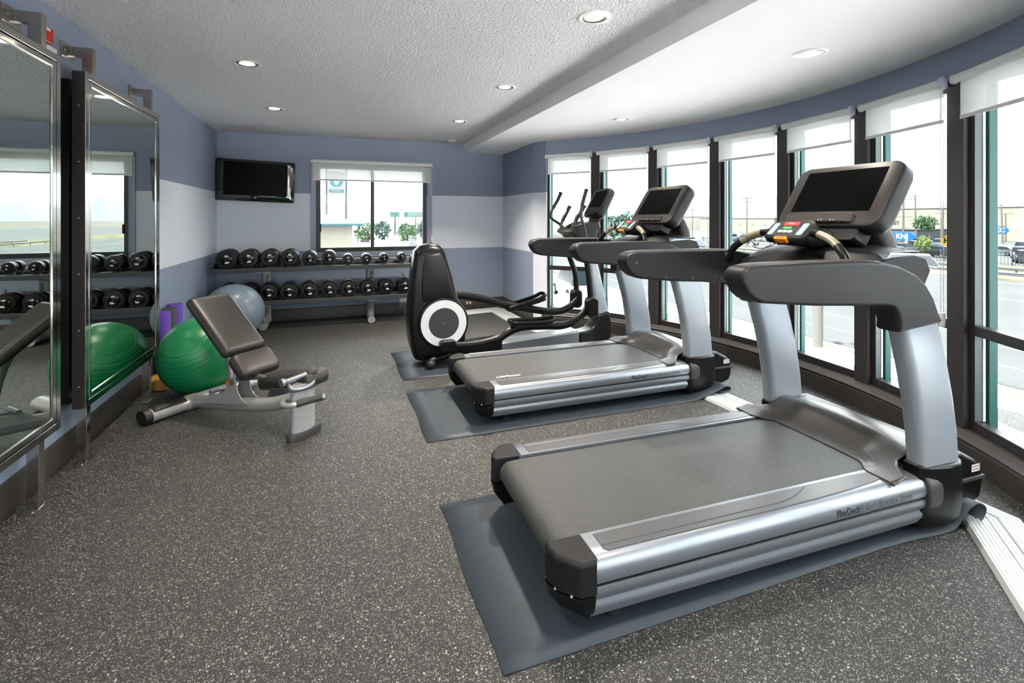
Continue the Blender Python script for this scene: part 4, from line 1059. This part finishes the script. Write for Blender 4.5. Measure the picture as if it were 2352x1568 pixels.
# ------------------------------------------------------------------ the place outside (street level is one storey down)
GZ = -4.4
def band(name, x0, x1, mt, z=GZ, y0=-160, y1=420, h=.3):
    return struct(obj(name, MB().box(((x0+x1)/2, (y0+y1)/2, z-h/2), (x1-x0, y1-y0, h)), mt))
band('ground_forecourt_near', 5.2, 11.5, 'nearground', GZ+.12)  # forecourt split: near strip darkened, far strip brightened, to balance ceiling bounce
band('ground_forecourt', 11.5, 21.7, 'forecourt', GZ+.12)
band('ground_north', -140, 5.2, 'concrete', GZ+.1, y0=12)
band('bounce_ground_south', -40, 5.2, 'bouncepaving', GZ+.1, y0=-60, y1=-2.2)  # unseen pale ground added to bounce light through the rear glazing
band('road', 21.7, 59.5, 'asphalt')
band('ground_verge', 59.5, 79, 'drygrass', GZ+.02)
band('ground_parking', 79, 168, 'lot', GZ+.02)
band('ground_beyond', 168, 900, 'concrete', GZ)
m = MB()
for x, wd in ((25.0, .16), (46.0, .16), (57.6, .16)): m.box((x, 130, GZ+.004), (wd, 560, .008))
struct(obj('road_edge_lines', m, 'paintw'))
m = MB()
for x in (28.6, 32.2, 39, 50):
    for k in range(-8, 40): m.box((x, k*9.0+3, GZ+.004), (.14, 3.0, .008))
struct(obj('road_lane_dashes', m, 'paintw'))
struct(obj('road_kerb', MB().box((21.75, 130, GZ+.08), (.3, 560, .2)), 'asphalt'))
struct(obj('road_yellow_line', MB().box((20.9, 130, GZ+.125), (.12, 560, .008)), 'painty'))
def guard_rail(label, x):
    t = thing('guard_rail', label, 'guard rail', (x, 30, GZ), 0, 'guard rails beside the road')
    obj('rail', MB().prism([(-.04, .45), (-.08, .52), (-.03, .58), (-.08, .66), (-.04, .74), (.0, .74), (.0, .45)], 'y', -60, 120), 'rail', t)
    for k in range(-14, 40, 2): obj('post', MB().box((.06, k*3, .35), (.1, .12, .7)), 'rail', t)
guard_rail('pale steel guard rail along near edge of grass verge', 60.4)
guard_rail('pale steel guard rail higher on verge, nearer the fence', 66.5)
t = thing('iron_fence', 'dark iron picket fence between grass verge and parked cars', 'fence', (79, 30, GZ))
m = MB()
for k in range(260): m.box((0, -30+k*.35, .85), (.03, .03, 1.7))
for z in (.2, 1.5): m.box((0, 15.5, z), (.04, 91, .05))
obj('pickets', m, 'fence', t)
for k in range(26): obj('fence_post', MB().box((0, -30+k*3.6, .92), (.09, .09, 1.84)), 'fence', t)

# parked and passing cars
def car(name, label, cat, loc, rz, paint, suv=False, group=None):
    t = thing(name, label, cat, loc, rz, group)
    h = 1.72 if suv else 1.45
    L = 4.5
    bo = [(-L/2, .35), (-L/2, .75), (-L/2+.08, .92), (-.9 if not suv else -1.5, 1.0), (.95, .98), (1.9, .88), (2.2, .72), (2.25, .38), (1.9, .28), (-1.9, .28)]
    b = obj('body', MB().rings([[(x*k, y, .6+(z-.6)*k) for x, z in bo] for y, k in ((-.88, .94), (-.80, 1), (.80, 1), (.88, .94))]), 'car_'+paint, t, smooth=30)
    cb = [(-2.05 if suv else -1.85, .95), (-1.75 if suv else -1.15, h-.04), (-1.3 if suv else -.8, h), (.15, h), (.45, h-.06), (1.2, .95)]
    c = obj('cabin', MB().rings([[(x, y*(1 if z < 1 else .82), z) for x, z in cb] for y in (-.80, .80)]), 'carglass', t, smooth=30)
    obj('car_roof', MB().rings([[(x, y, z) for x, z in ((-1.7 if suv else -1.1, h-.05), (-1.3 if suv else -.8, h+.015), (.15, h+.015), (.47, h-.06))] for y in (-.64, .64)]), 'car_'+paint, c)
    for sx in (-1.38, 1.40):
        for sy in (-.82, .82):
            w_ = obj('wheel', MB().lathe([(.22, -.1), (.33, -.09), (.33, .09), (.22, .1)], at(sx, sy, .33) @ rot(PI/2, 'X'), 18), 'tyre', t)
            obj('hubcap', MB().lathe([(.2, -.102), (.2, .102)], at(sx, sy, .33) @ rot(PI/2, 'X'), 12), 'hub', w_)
    return t
proto = {}
def park(x, y, paint, suv, rz, label, group='parked cars across the road', z=GZ+.02):
    key = (paint, suv)
    if key not in proto:
        proto[key] = car('car', label, 'car', (x, y, z), rz, paint, suv, group); return proto[key]
    return dup(proto[key], (x, y, z), rz, label, group)
K = [
    (84, 52.6, 'red', 0, R(60), 'dark red parked car behind fence, left of the roadside trees'),
    (86, 48.0, 'black', 1, R(80), 'black parked car behind fence, beside lime green sapling'),
    (83, 43.0, 'white', 0, R(60), 'white parked car nearest the fence, below yellow diamond sign'),
    (92, 59.0, 'white', 0, R(8), 'white parked car second row, left end by pole of blue sign'),
    (92, 55.9, 'white', 1, R(8), 'white parked van shaped car second row, under blue oval sign'),
    (92, 52.6, 'black', 0, R(8), 'black parked car second row, behind roadside sapling'),
    (92, 49.6, 'silver', 1, R(8), 'silver parked car second row, right of the sapling'),
    (107, 69.4, 'silver', 0, R(8), 'silver parked car third row below the blue oval sign'),
    (103.5, 61.0, 'white', 1, R(8), 'white parked car third row, between the two utility poles'),
    (104, 57.4, 'silver', 0, R(8), 'silver parked car third row, near the dark window pillar'),
    (118, 74.0, 'white', 0, R(8), 'white parked car in far row behind the blue sign post'),
    (118, 69.0, 'tan', 1, R(8), 'tan parked car in far row behind the tree'),
    (118, 65.0, 'white', 1, R(8), 'white parked car in far row near the leaning utility pole'),
    (96, 42.8, 'white', 1, R(20), 'white parked car seen side-on through last bay window'),
    (86, 38.0, 'black', 1, R(30), 'dark parked car behind fence in last bay window'),
    (100, 47.0, 'silver', 0, R(85), 'silver parked car in last bay window, farther row'),
    (108, 46.2, 'white', 0, R(85), 'white parked car in last bay window, by the billboard post'),
    (118, 52.0, 'white', 1, R(8), 'white parked car in last bay window, highest row'),
    (104, 108, 'white', 1, R(80), 'white parked car in the fourth bay window, left side'),
    (104, 103, 'silver', 0, R(80), 'silver parked car in the fourth bay window, centre'),
    (104, 97.5, 'white', 0, R(80), 'white parked car in the fourth bay window, beside front treadmill'),
    (92, 92, 'blue', 0, R(80), 'blue parked car in the fourth bay window, low by the fence'),
    (86, 112, 'white', 1, R(80), 'white parked car in the third bay window, right half'),
    (86, 121, 'white', 0, R(80), 'white parked car in the third bay window, middle'),
    (98, 128, 'blue', 1, R(80), 'blue parked car in the third bay window beside treadmill screen'),
]
for x, y, p_, sv, rz, lab in K: park(x, y, p_, sv, rz, lab)
t = dup(proto[('white', 1)], (16.4, 32.0, GZ+.12), R(80), 'white van parked low outside first bay window', 'vehicles near the building')
t.scale = (1.25, 1.15, 1.3)
for x, y, p_, lab in ((17.5, 118, 'silver', 'silver car on road seen through right half of back window'), (14.2, 96, 'black', 'dark car on road seen through back window near middle bar'), (20.5, 100, 'white', 'white car on road seen in lower right of back window')):
    park(x, y, p_, 0, R(85), lab, 'cars on the road behind back window', GZ+.1)

# utility poles
def pole(label, x, y, top, arms=(0,), r=.16, lean=0., wires=True):
    t = thing('utility_pole', label, 'utility pole', (x, y, GZ), 0, 'utility poles outside')
    h = top-GZ
    obj('pole', MB().tube([(0, 0, 0), (0, lean*h, h)], [r, r*.7], 10), 'wood', t)
    for a in arms:
        obj('crossarm', MB().box((0, lean*h, h-.2-a), (.12, 3.0, .14)), 'wood', t)
    return t
pole('utility pole with two crossarms just above the blue oval sign', 103.4, 63.3, 5.4, (0, 3.4), .2)
pole('tall utility pole with crossarms right of the blue sign', 127.8, 75.5, 7.0, (0, 5.6), .2, .02)
pole('leaning utility pole near dark pillar of sixth bay window', 128.8, 71.0, 3.7, (0, .9), .28, -.04)
pole('utility pole with crossarm in fourth bay window', 83.3, 81.8, 6.1, (0, .9), .14)
pole('thin utility pole with crossarm in last bay window', 146.8, 68.6, 4.8, (0,), .2, .03)
pole('short utility pole in last bay window above small blue sign', 158.5, 73.5, 2.9, (0,), .18)
pole('faint utility pole in third bay window above parked cars', 78.6, 93.3, 3.7, (0,), .1)
t = thing('bollard_post', 'grey wooden post at road edge seen under front treadmill arm', 'post', (20.4, 16.0, GZ+.12))
obj('post', MB().tube([(0, 0, 0), (0, 0, 4.2)], .20, 12), 'wood', t)

# signs
def onX(body, size, Mx, mt, parent, name='lettering', **k):
    return obj(name, MB().text(body, size, Mx, .01, **k), mt, parent)
FW = Matrix(((0, 0, -1, 0), (-1, 0, 0, 0), (0, 1, 0, 0), (0, 0, 0, 1)))
t = thing('oval_sign', 'blue oval shop sign with white letters in front of parked cars', 'sign', (100, 61.4, GZ))
o_ = [(-2.4, 0), (-2.1, .35), (-1.5, .75), (1.5, .75), (2.1, .35), (2.4, 0), (2.1, -.35), (1.5, -.75), (-1.5, -.75), (-2.1, -.35)]
obj('panel', MB().rings([[(x, y, 2.55+z) for y, z in o_] for x in (-.1, .1)]), 'signblue', t)
onX('KNJ', 1.25, at(-.11, 0, 2.55) @ FW, 'signwhite', t, bold=.05)
obj('post', MB().tube([(0, 0, 0), (0, 0, 1.9)], .12, 8), 'fence', t)
t = thing('oval_sign', 'small blue shop sign in last bay window above white billboard', 'sign', (152, 72.2, GZ))
obj('panel', MB().rings([[(x, y*1.0, 3.1+z*1.3) for y, z in o_] for x in (-.1, .1)]), 'signblue', t)
onX('CXC', 1.6, at(-.11, 0, 3.1) @ FW, 'signwhite', t, bold=.05)
obj('post', MB().tube([(0, 0, 0), (0, 0, 2.2)], .12, 8), 'fence', t)
t = thing('billboard', 'blank white billboard on teal grey post in last bay window', 'billboard', (75, 32.6, GZ))
obj('panel', MB().box((0, -.9, 5.15), (.25, 5.0, 1.1)), 'signwhite', t)
obj('post', MB().tube([(0, .2, 0), (0, .2, 4.6)], .28, 12), 'rail', t)
t = thing('diamond_sign', 'yellow diamond road sign with black H mark by dark pillar', 'sign', (70, 38.0, GZ))
obj('panel', MB().rings([[(x, y, 3.2+z) for y, z in ((0, -.75), (.75, 0), (0, .75), (-.75, 0))] for x in (-.02, .02)]), 'signyellow', t)
onX('H', .9, at(-.03, 0, 3.2) @ FW, 'tyre', t, bold=.03)
obj('post', MB().tube([(.03, 0, 0), (.03, 0, 3.0)], .04, 8), 'rail', t)

# trees
def tree(label, x, y, h, r, mt, trunk=True, base=None, seed=0, cat='tree', name='tree'):
    rnd = random.Random(seed)
    z0 = GZ if base is None else base
    t = thing(name, label, cat, (x, y, z0), 0, 'trees outside')
    m = MB()
    for k in range(150):
        a, b = rnd.random()*2*PI, math.acos(1-2*rnd.random()); d = r*(.55+.5*rnd.random())
        hz = (h-r)+d*math.cos(b)*1.1
        c = Vector((d*math.sin(b)*math.cos(a), d*math.sin(b)*math.sin(a), max(.1, hz)))
        s = r*.20*(.6+rnd.random()*.8)
        for q in range(3):
            e = Euler((rnd.random()*6, rnd.random()*6, rnd.random()*6)).to_matrix()
            off = Vector((rnd.uniform(-s, s), rnd.uniform(-s, s), rnd.uniform(-s, s)))
            V = [m.bm.verts.new(c+off+e @ Vector(p)) for p in ((-s, 0, 0), (0, -s*.45, .1*s), (s, 0, 0), (0, s*.45, .1*s))]
            m.face(V)
    obj('foliage', m, mt, t, smooth=None)
    if trunk: obj('trunk', MB().tube([(0, 0, 0), (.05, 0, h*.4), (0, .05, h-r*.6)], [r*.10, r*.08, r*.04], 8), 'wood', t)
    return t
tree('lime green sapling at the fence in front of black car', 77.0, 44.6, 3.3, .85, 'leaflime', seed=1)
tree('green conical tree among parked cars right of the blue sign', 98.0, 57.0, 6.2, 1.15, 'leaf', seed=2)
tree('small green tree by far row of cars near leaning pole', 122.0, 69.5, 6.3, 1.4, 'leaf', seed=3)
tree('lime tinted young tree among the parked cars', 97.0, 51.4, 3.9, 1.0, 'leaflime', seed=4)
tree('hazy blue green tree left of rear treadmill screen', 38.4, 60.0, 6.6, 2.2, 'leafdark', seed=5)
tree('broad dark shrub low behind back window, left pane corner', -.6, 27.0, 3.6, .75, 'leafdark', False, GZ, 6, 'shrub', 'shrub')
tree('rounded shrub behind back window beside cream building', .85, 25.4, 3.75, .7, 'leaf', False, GZ, 7, 'shrub', 'shrub')
tree('bushy green shrub behind back window near middle bar', 2.1, 29.0, 3.9, .85, 'leafdark', False, GZ, 8, 'shrub', 'shrub')
for k, (x, y) in enumerate(((7.0, 126), (12, 136), (17.5, 128), (24.0, 137))):
    tree(['green roadside tree beyond back window, left of green signs', 'green roadside tree beyond back window under purple sign', 'green roadside tree beyond back window by yellow mark', 'green roadside tree beyond back window at its right edge'][k], x, y, 4.6+.5*(k % 2), 2.3, ['leaf', 'leafdark'][k % 2], True, GZ, 20+k)
tree('low green weed clump on verge in last bay window', 74.5, 36.2, 1.3, .8, 'leaf', False, GZ, 31, 'shrub', 'shrub')

# buildings and hills far away
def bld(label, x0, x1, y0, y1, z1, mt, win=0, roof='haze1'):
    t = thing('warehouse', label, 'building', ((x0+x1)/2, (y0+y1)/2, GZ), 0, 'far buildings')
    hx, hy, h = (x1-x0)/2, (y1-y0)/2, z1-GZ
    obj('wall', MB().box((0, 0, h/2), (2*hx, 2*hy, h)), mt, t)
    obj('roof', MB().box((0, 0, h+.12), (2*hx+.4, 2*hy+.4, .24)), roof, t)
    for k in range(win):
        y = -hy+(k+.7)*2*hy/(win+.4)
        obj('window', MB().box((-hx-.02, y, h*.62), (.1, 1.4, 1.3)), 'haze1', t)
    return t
t = bld('long beige warehouse with small dark lettering behind parked cars', 170, 230, 70, 128, 4.6, 'beige', 3)
onX('ECONOMIST', 1.5, at(-30.2, 10.5, 4.6) @ FW, 'fence', t, 'wall_lettering', bold=.03)
bld('low pale warehouse with row of windows in fourth bay window', 165, 200, 148, 190, 1.6, 'beige', 6)
bld('wide pale shed with grey roof in third bay window', 150, 190, 210, 290, 2.4, 'cream', 5)
bld('white block far right beyond cars in last bay window', 185, 225, 40, 68, 3.6, 'cream', 2)
bld('grey fenced yard building behind cars in sixth bay window', 146, 166, 86, 108, -1.6, 'rail', 0, 'fence')
m = MB(); P = []
for i in range(60):
    a = R(-30+150*i/59)
    hgt = 55+26*math.sin(i*.45)+16*math.sin(i*1.1+1)
    P.append([(1500*math.sin(a), 1500*math.cos(a), GZ), (1560*math.sin(a), 1560*math.cos(a), hgt*.6), (1700*math.sin(a), 1700*math.cos(a), hgt), (2000*math.sin(a), 2000*math.cos(a), GZ)])
struct(obj('hills', m.grid(P), 'haze1'))
struct(obj('ground_far', MB().box((600, 800, GZ-.4), (3200, 3600, .2)), 'concrete'))

# filling station beyond the back window
t = thing('filling_station', 'cream building with teal roof beyond left pane of back window', 'building', (-2.6, 36.0, GZ))
obj('wall', MB().box((0, 0, 2.7), (7.3, 7.0, 5.4)), 'cream', t)
obj('roof', MB().rings([[(-4.3, -4.2, 5.42), (4.3, -4.2, 5.42), (4.3, 4.2, 5.42), (-4.3, 4.2, 5.42)], [(-4.3, -4.2, 5.55), (4.3, -4.2, 5.55), (4.3, 4.2, 5.55), (-4.3, 4.2, 5.55)], [(-.8, -.6, 6.3), (1.6, -.6, 6.3), (1.6, .6, 6.3), (-.8, .6, 6.3)]]), 'roofteal', t, smooth=None)
t = thing('pole_sign', 'tall teal and white shop sign on two posts beyond back window', 'sign', (.2, 45, GZ))
for x in (-.86, .74): obj('post', MB().tube([(x, 0, 0), (x, 0, 10.2)], .075, 10), 'rail', t)
obj('panel', MB().box((-.06, 0, 8.95), (1.34, .16, 1.95)), 'signwhite', t)
obj('name_panel', MB().box((-.06, -.085, 8.27), (1.2, .02, .27)), 'signteal', t)
onX('VALERO', .23, at(-.06, -.10, 8.27) @ FACE_S, 'signwhite', t, bold=.008)
em = []
for k in range(40):
    a = 2*PI*k/40; em.append((.52*math.cos(a)-.06, .46*math.sin(a)+9.08))
obj('emblem', MB().prism(em, 'y', -.095, -.085), 'signteal', t)
obj('emblem_mark', MB().prism([(-.48, 9.5), (-.22, 9.5), (-.06, 9.0), (.10, 9.5), (.36, 9.5), (.03, 8.72), (-.15, 8.72)], 'y', -.105, -.094), 'signwhite', t)
t = thing('freeway_sign', 'long green freeway sign with white lettering beyond back window', 'sign', (19, 140, GZ))
obj('panel', MB().box((2.6, 0, 7.05), (6.4, .2, 1.35)), 'signgreen', t)
onX('SAN FRANCISCO', .85, at(2.6, -.12, 7.05) @ FACE_S, 'signwhite', t, sx=.8)
obj('panel', MB().box((-3.2, 0, 7.05), (2.6, .2, 1.35)), 'signgreen', t)
for x in (-3.2, 2.6): obj('post', MB().tube([(x, .2, 0), (x, .2, 6.5)], .14, 8), 'rail', t)
t = thing('freeway_sign', 'pale lilac sign panel above green freeway sign beyond back window', 'sign', (15.9, 139, GZ))
obj('panel', MB().box((0, 0, 8.3), (4.0, .2, 1.0)), mat('lilac_sign', (98, 92, 104), .7), t)
obj('post', MB().tube([(0, .2, 0), (0, .2, 8.0)], .12, 8), 'rail', t)

# ------------------------------------------------------------------ sky, sun, camera, view
wd = bpy.data.worlds.new('World'); SC.world = wd; wd.use_nodes = True
nt = wd.node_tree; bg = nt.nodes['Background']
tc = nt.nodes.new('ShaderNodeTexCoord'); sx = nt.nodes.new('ShaderNodeSeparateXYZ')
rp = nt.nodes.new('ShaderNodeValToRGB')
rp.color_ramp.elements[0].position = 0.0; rp.color_ramp.elements[0].color = (.315, .335, .345, 1)
rp.color_ramp.elements[1].position = 1.; rp.color_ramp.elements[1].color = (.97, .99, 1, 1)
nt.links.new(tc.outputs['Generated'], sx.inputs[0]); nt.links.new(sx.outputs['Z'], rp.inputs['Fac'])
nt.links.new(rp.outputs['Color'], bg.inputs['Color'])
bg.inputs['Strength'].default_value = 7.6

sun = bpy.data.lights.new('Sun', 'SUN'); sun.energy = 27; sun.angle = R(6); sun.color = (1, .985, .985)
so = bpy.data.objects.new('Sun', sun); COL.objects.link(so); so.rotation_euler = (0, R(-32), 0)       # high, behind the building

cam = bpy.data.cameras.new('Camera'); co = bpy.data.objects.new('Camera', cam); COL.objects.link(co)
co.location = (0, 0, 1.45); co.rotation_euler = (R(90), 0, R(-19.9))
cam.sensor_width = 36; cam.sensor_fit = 'HORIZONTAL'; cam.lens = 36*1125/2352
cam.shift_x = 0; cam.shift_y = -(784-502.5)/2352
cam.clip_start = .05; cam.clip_end = 5000
SC.camera = co
SC.view_settings.view_transform = 'Standard'; SC.view_settings.look = 'None'
SC.view_settings.exposure = 1.05; SC.view_settings.gamma = 1; SC.view_settings.use_curve_mapping = False
SC.cycles.max_bounces = 10; SC.cycles.diffuse_bounces = 5; SC.cycles.glossy_bounces = 5; SC.cycles.transparent_max_bounces = 12
SC.cycles.sample_clamp_indirect = 8; SC.cycles.caustics_reflective = False; SC.cycles.caustics_refractive = False
